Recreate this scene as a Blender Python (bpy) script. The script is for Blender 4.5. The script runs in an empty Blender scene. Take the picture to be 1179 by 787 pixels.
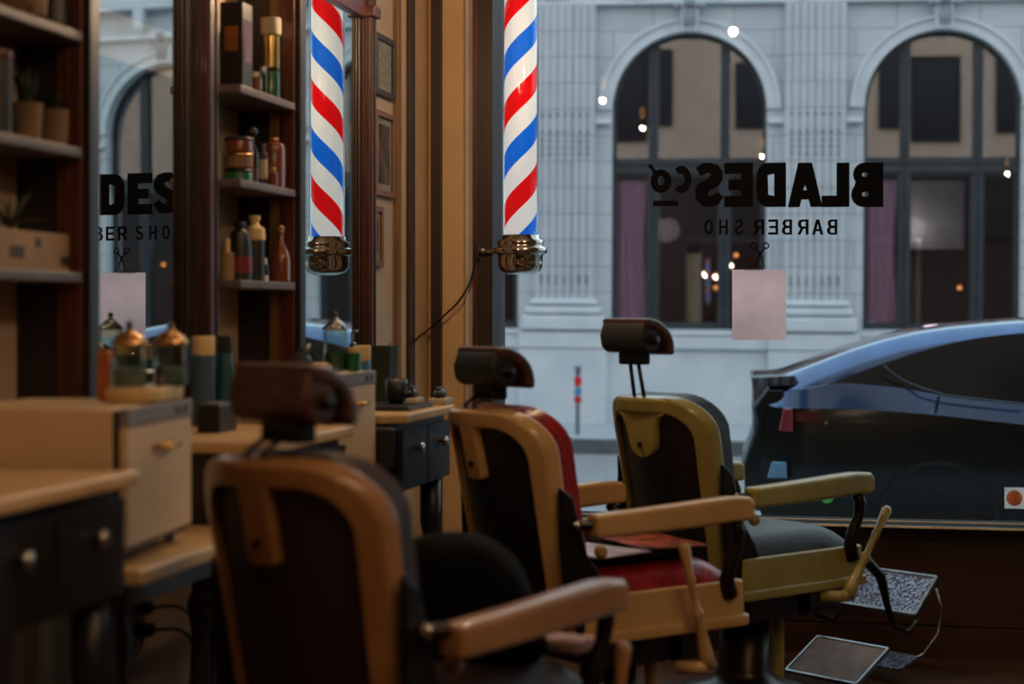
import bpy, bmesh, math, random
from mathutils import Vector, Matrix, Euler
random.seed(7)
D = bpy.data
COL = bpy.context.scene.collection
R = math.radians

# ------------------------------------------------------------------ camera model
H = 1.33; YAW = R(12.03); FPX = 2065.0; HOR = 360.0
CS, SN = math.cos(YAW), math.sin(YAW)
def ray(px):
    u = (px - 589.5) / FPX
    return (-SN + u*CS, CS + u*SN)
def pY(px, py, Y):
    dx, dy = ray(px); t = Y/dy
    return Vector((dx*t, Y, H - (py-HOR)/FPX*t))
def pX(px, py, X):
    dx, dy = ray(px); t = X/dx
    return Vector((X, dy*t, H - (py-HOR)/FPX*t))
def pT(px, py, t):
    dx, dy = ray(px)
    return Vector((dx*t, dy*t, H - (py-HOR)/FPX*t))

# ------------------------------------------------------------------ materials
def lin(c):
    c = c/255.0
    return c/12.92 if c <= .04045 else ((c+.055)/1.055)**2.4
def rgb(c): return (lin(c[0]), lin(c[1]), lin(c[2]), 1)
MATS = {}
def mat(name, col, rough=.5, metal=0., col2=None, scale=20., bump=0., coat=0., emit=None, estr=0., stretch=(1,1,1), spec=.5, detail=3., trans=0.):
    if name in MATS: return MATS[name]
    m = D.materials.new(name); m.use_nodes = True
    nt = m.node_tree; b = nt.nodes['Principled BSDF']
    b.inputs['Base Color'].default_value = rgb(col)
    b.inputs['Roughness'].default_value = rough
    b.inputs['Metallic'].default_value = metal
    b.inputs['Specular IOR Level'].default_value = spec
    if coat: b.inputs['Coat Weight'].default_value = coat; b.inputs['Coat Roughness'].default_value = .08
    if trans: b.inputs['Transmission Weight'].default_value = trans
    if emit: b.inputs['Emission Color'].default_value = rgb(emit); b.inputs['Emission Strength'].default_value = estr
    tc = nt.nodes.new('ShaderNodeTexCoord'); mp = nt.nodes.new('ShaderNodeMapping')
    mp.inputs['Scale'].default_value = stretch
    nz = nt.nodes.new('ShaderNodeTexNoise'); nz.inputs['Scale'].default_value = scale; nz.inputs['Detail'].default_value = detail
    nt.links.new(tc.outputs['Object'], mp.inputs[0]); nt.links.new(mp.outputs[0], nz.inputs['Vector'])
    if col2 is None:
        col2 = tuple(max(0, int(v*.86)) for v in col)
    cr = nt.nodes.new('ShaderNodeValToRGB')
    cr.color_ramp.elements[0].position = .35; cr.color_ramp.elements[1].position = .65
    cr.color_ramp.elements[0].color = rgb(col2); cr.color_ramp.elements[1].color = rgb(col)
    nt.links.new(nz.outputs['Fac'], cr.inputs[0]); nt.links.new(cr.outputs[0], b.inputs['Base Color'])
    if bump:
        bp = nt.nodes.new('ShaderNodeBump'); bp.inputs['Strength'].default_value = bump; bp.inputs['Distance'].default_value = .01
        nt.links.new(nz.outputs['Fac'], bp.inputs['Height']); nt.links.new(bp.outputs[0], b.inputs['Normal'])
    MATS[name] = m
    return m
def glassmat(name, tint=(255,255,255), refl=.05, rough=0., grazing=True):
    m = D.materials.new(name); m.use_nodes = True; nt = m.node_tree; nt.nodes.clear()
    out = nt.nodes.new('ShaderNodeOutputMaterial'); mx = nt.nodes.new('ShaderNodeMixShader')
    tr = nt.nodes.new('ShaderNodeBsdfTransparent'); gl = nt.nodes.new('ShaderNodeBsdfGlossy')
    tr.inputs[0].default_value = rgb(tint); gl.inputs['Roughness'].default_value = rough
    if grazing:
        fr = nt.nodes.new('ShaderNodeLayerWeight'); fr.inputs['Blend'].default_value = .25
        ma = nt.nodes.new('ShaderNodeMath'); ma.operation = 'MULTIPLY_ADD'
        ma.inputs[1].default_value = .6; ma.inputs[2].default_value = refl
        nt.links.new(fr.outputs['Fresnel'], ma.inputs[0]); nt.links.new(ma.outputs[0], mx.inputs[0])
    else:
        mx.inputs[0].default_value = refl
    nt.links.new(tr.outputs[0], mx.inputs[1]); nt.links.new(gl.outputs[0], mx.inputs[2]); nt.links.new(mx.outputs[0], out.inputs[0])
    MATS[name] = m
    return m

M = {}
M['cream'] = mat('cream_enamel', (198,160,106), .28, col2=(184,146,94), scale=6, coat=.3)
M['olive'] = mat('olive_cream_enamel', (158,150,84), .3, col2=(142,132,70), scale=6, coat=.3)
M['tan'] = mat('tan_enamel', (156,112,66), .3, col2=(138,96,56), scale=6, coat=.3)
M['blackleather'] = mat('black_leather', (15,13,13), .5, col2=(11,10,10), scale=60, bump=.2)
M['redleather'] = mat('red_leather', (150,24,30), .3, col2=(120,16,22), scale=50, bump=.15)
M['maroon'] = mat('maroon_leather', (46,22,23), .6, col2=(38,18,19), scale=40, bump=.1)
M['brownleather'] = mat('brown_leather', (78,46,30), .35, col2=(52,30,22), scale=30, bump=.25)
M['darkmetal'] = mat('dark_metal', (48,42,38), .35, .8, scale=30)
M['chrome'] = mat('chrome', (215,208,200), .1, 1.0, scale=3)
M['steel'] = mat('brushed_steel', (150,155,165), .3, 1.0, scale=30)
M['footplate'] = mat('pierced_footplate', (150,165,200), .35, .7, col2=(40,44,60), scale=95, bump=.8, detail=1)
M['footbrown'] = mat('worn_footplate', (118,92,82), .5, .2, col2=(92,70,62), scale=20)
M['mahog'] = mat('mahogany', (92,44,30), .35, col2=(60,27,20), scale=8, stretch=(14,14,.6), coat=.2)
M['darkwood'] = mat('dark_wood', (44,28,23), .45, col2=(30,20,17), scale=8, stretch=(10,10,.6))
M['blackwood'] = mat('black_painted_wood', (34,30,30), .4, col2=(26,23,23), scale=8)
M['goldwood'] = mat('golden_wood_strip', (120,88,52), .4, col2=(96,68,40), scale=8, stretch=(10,10,.6))
M['shelf'] = mat('shelf_board', (92,82,84), .5, col2=(76,66,66), scale=8)
M['plaster'] = mat('plaster_wall', (172,150,130), .85, col2=(162,140,120), scale=4, bump=.05)
M['beige'] = mat('golden_beige_paint', (198,164,122), .6, col2=(186,152,110), scale=3)
M['palewall'] = mat('pale_paint', (190,188,184), .7, scale=3)
M['sill'] = mat('sill_panel_wood', (64,36,26), .45, col2=(48,27,20), scale=6, stretch=(.6,10,10))
M['sill_highlight'] = mat('sill_edge_highlight', (236,220,196), .3, scale=10, coat=.4)  # pale colour paints the highlight lines along the brown ledge edges
M['jamb'] = mat('window_jamb', (46,30,26), .4, scale=6)
M['floor'] = None
M['ceil'] = mat('ceiling_paint', (150,138,120), .9, scale=4)
M['counter'] = mat('counter_top', (206,172,124), .35, col2=(190,156,110), scale=9)
M['cabinet'] = mat('cream_cabinet', (214,186,146), .4, col2=(204,176,136), scale=5)
M['cabinetgrey'] = mat('grey_control_strip', (128,122,120), .5, scale=20)
M['gold'] = mat('brass', (222,160,60), .25, 1.0, scale=10)
M['copper'] = mat('copper_lid', (222,170,110), .25, .9, scale=10)
M['white'] = mat('white_plastic', (225,222,214), .4, scale=10)
M['creamcap'] = mat('cream_cap', (226,196,140), .4, scale=10)
M['blueCan'] = mat('slate_blue_can', (62,92,118), .4, scale=10)
M['teal'] = mat('teal_bottle', (28,84,98), .35, scale=10)
M['brightblue'] = mat('bright_blue_can', (70,140,185), .4, scale=10)
M['green'] = mat('green_gel', (28,104,56), .25, scale=10, coat=.5)
M['black'] = mat('black_plastic', (24,23,23), .4, scale=20)
M['blackcloth'] = mat('black_cape_cloth', (9,9,10), 1., spec=.1, scale=14, bump=.4)
M['amber'] = mat('amber_liquid', (112,58,36), .2, scale=8, coat=.6)
M['terracotta'] = mat('clay_pot', (122,96,70), .8, scale=14)
M['leaf'] = mat('leaf_green', (44,62,36), .6, col2=(28,40,24), scale=12)
M['box'] = mat('cream_carton', (160,128,94), .7, scale=5)
M['ink'] = mat('dark_ink', (60,48,48), .7, scale=5)
M['orange'] = mat('orange_card', (214,120,50), .6, scale=5)
M['redpl'] = mat('red_label', (120,28,30), .5, scale=5)
M['label'] = mat('pale_label', (170,160,140), .6, scale=5)
M['letter'] = mat('black_vinyl', (5,5,6), .8, scale=5, spec=.1)
M['pink'] = mat('pink_paper', (255,205,203), .8, scale=4)
M['paper'] = mat('white_paper', (196,190,182), .8, col2=(170,165,160), scale=18, stretch=(1,1,6))
M['sepia'] = mat('sepia_photo', (130,104,84), .6, col2=(60,46,38), scale=9)
M['framewood'] = mat('brown_frame', (118,78,52), .4, scale=9, stretch=(6,6,1))
M['wicker'] = mat('wicker', (124,92,58), .8, col2=(70,50,32), scale=60, bump=.8)
M['cable'] = mat('black_cable', (20,18,18), .5, scale=9)
M['outlet'] = mat('outlet_plate', (150,128,108), .5, scale=9)
M['road'] = mat('asphalt', (120,126,132), .9, col2=(104,110,116), scale=9, bump=.2)
M['walk'] = mat('sidewalk_concrete', (150,162,170), .9, col2=(138,150,158), scale=5)
M['kerb'] = mat('kerb_stone', (96,102,108), .9, col2=(80,86,92), scale=9)
M['stone'] = None
M['stoneplain'] = mat('pale_stone', (196,208,214), .85, col2=(182,196,204), scale=2.2, bump=.1)
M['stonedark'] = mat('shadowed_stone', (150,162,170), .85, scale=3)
M['winframe'] = mat('dark_green_frame', (52,60,66), .4, scale=4)
M['pinkcurtain'] = mat('pink_curtain', (240,218,228), .9, col2=(216,192,204), scale=3, stretch=(8,8,.4))
M['interior'] = mat('dim_interior', (52,46,48), .9, scale=3)
M['brick'] = mat('beige_render_wall', (244,208,184), .9, col2=(232,194,170), scale=1.5)
M['darkpane'] = mat('dark_pane', (40,40,48), .2, scale=2)
M['carpaint'] = mat('car_paint_sky_tinted', (40,76,122), .2, .85, scale=4, coat=1.)  # sky reflection on the upper panels is put into this blue
M['carlow'] = mat('car_paint_shaded', (10,10,11), .3, .0, scale=4, spec=.35, coat=.25)  # same dark body; flank colour blackened for its dark reflections
M['carglass'] = mat('tinted_car_glass', (20,20,22), .1, .0, scale=4, spec=.15)
M['cartrim'] = mat('car_trim', (60,72,86), .3, .6, scale=4)
M['tail'] = mat('tail_light_red', (150,50,60), .2, scale=4, coat=1.)
M['taild'] = mat('dark_red_lens', (90,26,26), .2, scale=4, coat=1.)
M['plastic'] = mat('ribbed_grey_plastic', (104,112,124), .35, .3, col2=(44,48,56), scale=30, stretch=(1,6,.3), bump=.6)
M['paleblue'] = mat('sky_lit_plastic', (120,170,210), .4, scale=4)  # bumper plastic with blue daylight put into its colour
M['tyre'] = mat('tyre_rubber', (24,24,25), .8, scale=30)
M['sticker_o'] = mat('orange_sticker', (255,182,140), .6, scale=20)
M['sticker_g'] = mat('green_sticker', (150,225,165), .6, scale=20)
M['sticker_w'] = mat('white_sticker', (220,205,195), .6, scale=20)
M['red'] = mat('red_enamel', (205,20,28), .3, scale=3)
M['bulb'] = mat('warm_bulb', (255,190,110), .3, emit=(255,170,80), estr=5)
M['streetbulb'] = mat('far_bulb', (255,190,110), .3, emit=(255,165,70), estr=2.2)
M['glassjar'] = glassmat('jar_glass', (226,236,224), .05)
M['shopglass'] = glassmat('shop_glass', (243,247,248), .0)
M['pane'] = glassmat('street_window_glass', (246,238,246), .165, .01)
M['framepane'] = glassmat('picture_glass', (240,240,240), .06, grazing=False)

def translucent(m, w):
    nt = m.node_tree; b = nt.nodes['Principled BSDF']; out = [n for n in nt.nodes if n.type=='OUTPUT_MATERIAL'][0]
    t = nt.nodes.new('ShaderNodeBsdfTranslucent'); t.inputs[0].default_value = b.inputs['Base Color'].default_value
    mx = nt.nodes.new('ShaderNodeMixShader'); mx.inputs[0].default_value = w
    src = b.inputs['Base Color'].links[0].from_socket; nt.links.new(src, t.inputs[0])
    nt.links.new(b.outputs[0], mx.inputs[1]); nt.links.new(t.outputs[0], mx.inputs[2]); nt.links.new(mx.outputs[0], out.inputs[0])
for k in ('pink','sticker_o','sticker_w','sticker_g'): translucent(M[k], .85)
def stone_mat():
    m = D.materials.new('ashlar_stone'); m.use_nodes = True; nt = m.node_tree; b = nt.nodes['Principled BSDF']
    b.inputs['Roughness'].default_value = .85
    tc = nt.nodes.new('ShaderNodeTexCoord'); mp = nt.nodes.new('ShaderNodeMapping'); mp.inputs['Rotation'].default_value = (R(-90),0,0)
    br = nt.nodes.new('ShaderNodeTexBrick'); br.inputs['Scale'].default_value = 1.
    br.inputs['Brick Width'].default_value = 1.25; br.inputs['Row Height'].default_value = .41; br.inputs['Mortar Size'].default_value = .008
    br.inputs['Mortar Smooth'].default_value = .4
    br.inputs['Color1'].default_value = rgb((196,208,215)); br.inputs['Color2'].default_value = rgb((188,201,209)); br.inputs['Mortar'].default_value = rgb((132,142,150))
    nz = nt.nodes.new('ShaderNodeTexNoise'); nz.inputs['Scale'].default_value = 1.4; nz.inputs['Detail'].default_value = 6
    mx = nt.nodes.new('ShaderNodeMix'); mx.data_type = 'RGBA'; mx.blend_type = 'MULTIPLY'; mx.inputs[0].default_value = .35
    nt.links.new(tc.outputs['Object'], mp.inputs[0]); nt.links.new(mp.outputs[0], br.inputs['Vector']); nt.links.new(tc.outputs['Object'], nz.inputs['Vector'])
    nt.links.new(br.outputs['Color'], mx.inputs[6]); nt.links.new(nz.outputs['Fac'], mx.inputs[7]); nt.links.new(mx.outputs[2], b.inputs['Base Color'])
    return m
M['stone'] = stone_mat()
def floor_mat():
    m = D.materials.new('floor_planks'); m.use_nodes = True; nt = m.node_tree; b = nt.nodes['Principled BSDF']
    b.inputs['Roughness'].default_value = .4
    tc = nt.nodes.new('ShaderNodeTexCoord'); br = nt.nodes.new('ShaderNodeTexBrick'); br.inputs['Scale'].default_value = 1
    br.inputs['Brick Width'].default_value = 1.1; br.inputs['Row Height'].default_value = .1; br.inputs['Mortar Size'].default_value = .002
    br.inputs['Color1'].default_value = rgb((84,56,42)); br.inputs['Color2'].default_value = rgb((70,46,36)); br.inputs['Mortar'].default_value = rgb((24,16,14))
    nt.links.new(tc.outputs['Object'], br.inputs['Vector']); nt.links.new(br.outputs['Color'], b.inputs['Base Color'])
    return m
M['floor'] = floor_mat()
def pole_mat():
    m = D.materials.new('pole_stripes'); m.use_nodes = True; nt = m.node_tree; b = nt.nodes['Principled BSDF']
    b.inputs['Roughness'].default_value = .12; b.inputs['Coat Weight'].default_value = .6
    tc = nt.nodes.new('ShaderNodeTexCoord'); sp = nt.nodes.new('ShaderNodeSeparateXYZ')
    at = nt.nodes.new('ShaderNodeMath'); at.operation = 'ARCTAN2'
    nt.links.new(tc.outputs['Object'], sp.inputs[0]); nt.links.new(sp.outputs['Y'], at.inputs[0]); nt.links.new(sp.outputs['X'], at.inputs[1])
    d1 = nt.nodes.new('ShaderNodeMath'); d1.operation = 'DIVIDE'; d1.inputs[1].default_value = 2*math.pi; nt.links.new(at.outputs[0], d1.inputs[0])
    d2 = nt.nodes.new('ShaderNodeMath'); d2.operation = 'DIVIDE'; d2.inputs[1].default_value = .394; nt.links.new(sp.outputs['Z'], d2.inputs[0])
    sb = nt.nodes.new('ShaderNodeMath'); sb.operation = 'SUBTRACT'; nt.links.new(d2.outputs[0], sb.inputs[0]); nt.links.new(d1.outputs[0], sb.inputs[1])
    of = nt.nodes.new('ShaderNodeMath'); of.operation = 'ADD'; of.inputs[1].default_value = POLE_PH; nt.links.new(sb.outputs[0], of.inputs[0])
    fr = nt.nodes.new('ShaderNodeMath'); fr.operation = 'FRACT'; nt.links.new(of.outputs[0], fr.inputs[0])
    cr = nt.nodes.new('ShaderNodeValToRGB'); cr.color_ramp.interpolation = 'CONSTANT'
    e = cr.color_ramp.elements; e[0].position = 0; e[0].color = rgb((232,16,22)); e[1].position = .25; e[1].color = rgb((236,232,228))
    n = e.new(.5); n.color = rgb((20,104,222)); n = e.new(.75); n.color = rgb((236,232,228))
    nt.links.new(fr.outputs[0], cr.inputs[0]); nt.links.new(cr.outputs[0], b.inputs['Base Color'])
    nt.links.new(cr.outputs[0], b.inputs['Emission Color']); b.inputs['Emission Strength'].default_value = .68
    return m

# ------------------------------------------------------------------ mesh builder
class MB:
    def __init__(s): s.bm = bmesh.new()
    def _add(s, verts, faces):
        vs = [s.bm.verts.new(v) for v in verts]
        for f in faces:
            try: s.bm.faces.new([vs[i] for i in f])
            except ValueError: pass
        return vs
    def box(s, a, b, mtx=None):
        x0,y0,z0 = a; x1,y1,z1 = b
        v = [Vector(p) for p in ((x0,y0,z0),(x1,y0,z0),(x1,y1,z0),(x0,y1,z0),(x0,y0,z1),(x1,y0,z1),(x1,y1,z1),(x0,y1,z1))]
        if mtx: v = [mtx @ p for p in v]
        s._add(v, [(0,3,2,1),(4,5,6,7),(0,1,5,4),(1,2,6,5),(2,3,7,6),(3,0,4,7)]); return s
    def _sheet(s, A, B, Y):
        s._add([(A.x,Y,A.z),(B.x,Y,A.z),(B.x,Y,B.z),(A.x,Y,B.z)], [(0,1,2,3)]); return s
    def lathe(s, prof, loc=(0,0,0), seg=24, mtx=None):
        loc = Vector(loc); rows = []
        for r, z in prof:
            row = []
            for k in range(seg):
                a = 2*math.pi*k/seg
                p = Vector((r*math.cos(a), r*math.sin(a), z)) + loc
                if mtx: p = mtx @ p
                row.append(s.bm.verts.new(p))
            rows.append(row)
        for i in range(len(rows)-1):
            for k in range(seg):
                k2 = (k+1) % seg
                s.bm.faces.new((rows[i][k], rows[i][k2], rows[i+1][k2], rows[i+1][k]))
        if prof[0][0] > 1e-5: s.bm.faces.new(rows[0][::-1])
        if prof[-1][0] > 1e-5: s.bm.faces.new(rows[-1])
        return s
    def tube(s, pts, r, seg=10):
        pts = [Vector(p) for p in pts]; n = len(pts); rr = r if isinstance(r, (list,tuple)) else [r]*n
        rows = []; up = None
        for i in range(n):
            d = (pts[min(i+1,n-1)] - pts[max(i-1,0)]).normalized()
            if up is None: up = d.orthogonal().normalized()
            else: up = (up - d*up.dot(d)).normalized()
            w = d.cross(up)
            rows.append([s.bm.verts.new(pts[i] + rr[i]*(math.cos(2*math.pi*k/seg)*up + math.sin(2*math.pi*k/seg)*w)) for k in range(seg)])
        for i in range(n-1):
            for k in range(seg):
                k2 = (k+1) % seg
                s.bm.faces.new((rows[i][k], rows[i][k2], rows[i+1][k2], rows[i+1][k]))
        s.bm.faces.new(rows[0][::-1]); s.bm.faces.new(rows[-1]); return s
    def ball(s, c, r, sc=(1,1,1), u=16, v=10):
        c = Vector(c); rows = []
        for i in range(v+1):
            th = math.pi*i/v
            rows.append([s.bm.verts.new(c + Vector((r*sc[0]*math.sin(th)*math.cos(2*math.pi*k/u), r*sc[1]*math.sin(th)*math.sin(2*math.pi*k/u), -r*sc[2]*math.cos(th)))) for k in range(u)])
        for i in range(v):
            for k in range(u):
                k2 = (k+1) % u
                s.bm.faces.new((rows[i][k], rows[i][k2], rows[i+1][k2], rows[i+1][k]))
        return s
    def prism(s, poly, f):
        """poly: 2D outline; f(p, t) -> 3D for t = 0, 1"""
        n = len(poly); a = [s.bm.verts.new(f(p,0)) for p in poly]; b = [s.bm.verts.new(f(p,1)) for p in poly]
        s.bm.faces.new(a[::-1]); s.bm.faces.new(b)
        for i in range(n): j = (i+1) % n; s.bm.faces.new((a[i], a[j], b[j], b[i]))
        return s
    def ring(s, outer, inner, f):
        n = len(outer)
        L = [[s.bm.verts.new(f(p,t)) for p in lp] for lp in (outer, inner) for t in (0,1)]
        o0,o1,i0,i1 = L
        for i in range(n):
            j = (i+1) % n
            s.bm.faces.new((o0[j],o0[i],i0[i],i0[j])); s.bm.faces.new((o1[i],o1[j],i1[j],i1[i]))
            s.bm.faces.new((o0[i],o0[j],o1[j],o1[i])); s.bm.faces.new((i0[j],i0[i],i1[i],i1[j]))
        return s
    def build(s, name, m, parent=None, loc=None, bevel=0, smooth=False, subd=0, seg=2):
        bmesh.ops.remove_doubles(s.bm, verts=s.bm.verts, dist=1e-6)
        bmesh.ops.recalc_face_normals(s.bm, faces=s.bm.faces)
        me = D.meshes.new(name); s.bm.to_mesh(me); s.bm.free()
        o = D.objects.new(name, me); COL.objects.link(o); me.materials.append(m)
        if smooth:
            for p in me.polygons: p.use_smooth = True
        if parent: o.parent = parent
        if loc is not None: o.location = loc
        if bevel:
            b = o.modifiers.new('b', 'BEVEL'); b.width = bevel; b.segments = seg; b.limit_method = 'ANGLE'; b.angle_limit = R(35)
            for p in me.polygons: p.use_smooth = True
            w = o.modifiers.new('w', 'WEIGHTED_NORMAL'); w.keep_sharp = False
        if subd:
            b = o.modifiers.new('s', 'SUBSURF'); b.levels = subd; b.render_levels = subd
        return o
def tag(o, label, cat, group=None):
    o['label'] = label; o['category'] = cat
    if group: o['group'] = group
    return o
def thing(name, label, cat, loc=(0,0,0), rz=0, group=None):
    o = D.objects.new(name, None); COL.objects.link(o); o.location = loc; o.rotation_euler = (0,0,rz); o.empty_display_size = .1
    return tag(o, label, cat, group)
def struct(o):
    o['kind'] = 'structure'; return o
def sbox(name, a, b, m, bevel=0, parent=None):
    o = MB().box(a, b).build(name, m, parent, bevel=bevel)
    if parent is None: struct(o)
    return o
def rrect(x0, x1, z0, z1, r, n=6, rb=None):
    rb = r if rb is None else rb
    pts = []
    for cx, cz, a0, q in ((x1-rb, z0+rb, -90, rb), (x1-r, z1-r, 0, r), (x0+r, z1-r, 90, r), (x0+rb, z0+rb, 180, rb)):
        for k in range(n+1):
            a = R(a0 + 90*k/n); pts.append((cx + q*math.cos(a), cz + q*math.sin(a)))
    return pts
def holes_mesh(loops, depth, name='shape'):
    """flat shape with holes, extruded; local plane xy"""
    cu = D.curves.new(name, 'CURVE'); cu.dimensions = '2D'; cu.fill_mode = 'BOTH'; cu.extrude = depth/2
    for lp in loops:
        sp = cu.splines.new('POLY'); sp.points.add(len(lp)-1)
        for i, p in enumerate(lp): sp.points[i].co = (p[0], p[1], 0, 1)
        sp.use_cyclic_u = True
    tmp = D.objects.new('tmp', cu); COL.objects.link(tmp)
    dg = bpy.context.evaluated_depsgraph_get(); dg.update()
    me = D.meshes.new_from_object(tmp.evaluated_get(dg)); D.objects.remove(tmp); me.name = name
    return me

# ================================================================== ROOM SHELL
WX = -1.87; YW = 7.2; CZ = 3.25; RX = 4.2; BY = -3.2
sbox('floor', (-2.05,BY,-.06), (RX,7.3,0), M['floor'])
sbox('ceiling', (-2.05,BY,CZ), (RX,7.3,CZ+.1), M['ceil'])
sbox('wall_left', (-2.07,BY,0), (-1.97,7.1,CZ), M['plaster'])
sbox('wall_left_panel', (-1.97,6.24,0), (WX,7.1,CZ), M['plaster'])
sbox('wall_right', (RX,BY,0), (RX+.1,7.3,CZ), M['plaster'])
sbox('wall_back', (-2.05,BY-.1,0), (RX,BY,CZ), M['plaster'])
# wall under and above the window
FX0 = -1.585
sbox('wall_front', (FX0,7.14,0), (RX,7.3,.47), M['sill'])
sbox('wall_front_header', (-2.05,7.1,2.95), (RX,7.3,CZ), M['sill'])
p1 = pY(1000,600,7.1)
M['ledge'] = mat('dark_ledge', (30,18,15), .8, spec=.1, scale=6)
sbox('trim_1', (FX0,7.04,.492), (RX,7.19,.512), M['ledge'])
sbox('trim_14', (FX0,7.19,.47), (RX,7.3,.513), M['ledge'])
sbox('trim_15', (FX0,7.182,.512), (RX,7.19,.5165), M['sill_highlight'])  # thin strip added as the rear painted highlight line
sbox('trim_2', (FX0,7.035,.506), (RX,7.046,.514), M['sill_highlight'])
sbox('trim_3', (FX0,7.10,.484), (RX,7.12,.489), M['sill_highlight'])
sbox('trim_4', (FX0,7.10,.465), (RX,7.14,.486), M['sill'])
sbox('trim_5', (FX0,7.115,.125), (RX,7.14,.145), M['sill'])
sbox('baseboard_front', (FX0,7.11,0), (RX,7.14,.12), M['sill'])
# return wall between the left wall and the window
sbox('wall_front_return', (-2.07,7.1,0), (-1.70,7.3,CZ), M['beige'])
sbox('trim_6', (-1.70,7.08,0), (-1.665,7.3,2.95), M['palewall'])
sbox('trim_7', (-1.665,7.05,0), (-1.645,7.3,2.95), M['mahog'])
sbox('window_jamb_left', (-1.645,7.06,0), (FX0,7.3,2.95), M['jamb'])
for i,(a,b,m) in enumerate(((456,460,'goldwood'),(469.5,476,'darkwood'))):
    ya = pX(a,300,WX+.012).y; yb = pX(b,300,WX+.012).y
    sbox('trim_%d'%(8+i), (WX,ya,1.0), (WX+.02,yb,CZ), M[m], .002)
sbox('wall_left_beige', (WX-.02,pX(460.5,300,WX).y,0), (WX+.006,7.1,CZ), M['beige'])
sbox('trim_11', (-1.842,7.06,0), (-1.803,7.1,CZ), M['darkwood'])
# window pane and frame
w = MB().box((FX0,7.195,.512),(RX,7.2,2.95)).build('window_1', M['shopglass']); struct(w)
MB().box((FX0,7.17,2.9),(RX,7.24,2.95)).build('window_frame', M['jamb'], w)

# ================================================================== MIRRORS, SHELF BAYS ON THE LEFT WALL
mirror_m = mat('mirror_silver', (222,228,226), .0, 1.0, col2=(220,226,224), scale=1)
def mirror(y0, y1, label, X, top):
    t = thing('wall_mirror', label, 'mirror', (X,(y0+y1)/2,1.05))
    top -= 1.05
    o = MB().box((-.004,y0-(y0+y1)/2,0),(0,y1-(y0+y1)/2,top)).build('mirror_glass', mirror_m, t)
    h = (y1-y0)/2
    b = MB().box((-.05,-h,-.03),(.012,h,0)); b.build('bottom_rail', M['darkwood'], t)
    MB().box((-.08,-h,0),(-.006,h,top)).build('backing', M['darkwood'], t)
    MB().box((-.08,-h,top),(.02,h,top+.06)).build('top_rail', M['mahog'], t, bevel=.004)
    return t
mirror(3.88, 4.622, 'tall mirror reflecting the shop lettering and pink sheet, nearer of two', -1.886, 3.0)
mirror(5.29, 6.172, 'tall narrow mirror reflecting the striped barber pole', -1.868, 2.385)
def pilaster(y0, y1, label, nearface=True):
    t = thing('mahogany_pilaster', label, 'pilaster', (WX,(y0+y1)/2,0.9), group=None)
    h = (y1-y0)/2; T = CZ-.9
    MB().box((-.10,-h,0),(.035,h,T)).build('post', M['mahog'], t, bevel=.003)
    b = MB()
    for x0,x1 in ((.004,.009),(.017,.020),(.027,.030)):
        b.box((x0,-h-.006,0),(x1,-h+.001,T))
    b.build('face_bead', M['darkwood'], t, bevel=.002)
    MB().box((-.10,-h-.004,0),(-.004,-h+.001,T)).build('inner_edge', M['blackwood'], t)
    b = MB().box((.035,-h,0),(.040,-h+.4*h,T)).box((.035,h-.4*h,0),(.040,h,T)); b.build('front_bead', M['darkwood'], t, bevel=.002)
    return t
pilaster(4.63, 4.69, 'mahogany pilaster between the nearer mirror and the bottle shelves')
p = pilaster(6.18, 6.237, 'mahogany pilaster at the far edge of the pole mirror, beside framed pictures')
MB().box((-.10,-.045,1.49),(.055,.04,1.53)).build('capital', M['mahog'], p, bevel=.006)

def shelf_bay(y0, y1, label, sx, w0):
    """y0..y1 the open part; side panel with face frame at the far end"""
    t = thing('shelf_unit', label, 'shelf unit', (-1.97, y0, .9))
    L = y1-y0; T = CZ-.9
    MB().box((0,L,0),(.14,L+.02,T)).build('side_panel', M['blackwood'], t)
    b = MB().box((.105,L-.012,0),(.135,L+.004,T)); b.build('side_bead', M['goldwood' if w0 else 'mahog'], t, bevel=.002)
    MB().box((.135,L-.012,0),(sx+1.97-.005,L+.045,T)).build('face_frame', M['mahog'], t, bevel=.003)
    MB().box((sx+1.97-.006,L+.0,0),(sx+1.97+.012,L+.05,T)).build('outer_bead', M['blackwood'], t, bevel=.003)
    for z in (1.41, 1.692, 1.955):
        MB().box((0,0,z-.9-.012),(sx+1.97,L-.012,z-.9+.012)).build('shelf', M['shelf'], t, bevel=.004)
    return t
shelf_bay(3.10, 3.79, 'near wall shelves with potted plants and a cream carton', -1.80, 0)
shelf_bay(4.73, 5.21, 'wall shelves crowded with bottles between the two mirrors', -1.78, 1)

# ================================================================== SHELF GOODS
def bottle(name, label, cat, loc, prof, m, parts=(), group=None, glass=False, seg=20):
    """prof = body profile; parts = [(partname, profile, material)]"""
    if parts:
        t = thing(name, label, cat, loc, group=group)
        MB().lathe(prof, seg=seg).build('body', m, t, smooth=False, bevel=.0015)
        for pn, pp, pm in parts: MB().lathe(pp, seg=seg).build(pn, pm, t, bevel=.001)
        return t
    o = MB().lathe(prof, seg=seg).build(name, m, None, loc, bevel=.0015)
    return tag(o, label, cat, group)
def cyl(r, z0, z1): return [(r*.94,z0),(r,z0+.003),(r,z1-.003),(r*.94,z1)]
S1, S2, S3 = 1.422, 1.704, 1.967     # shelf tops
XB = -1.86
def sp(px, X=XB): return pX(px, 300, X).y
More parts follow.
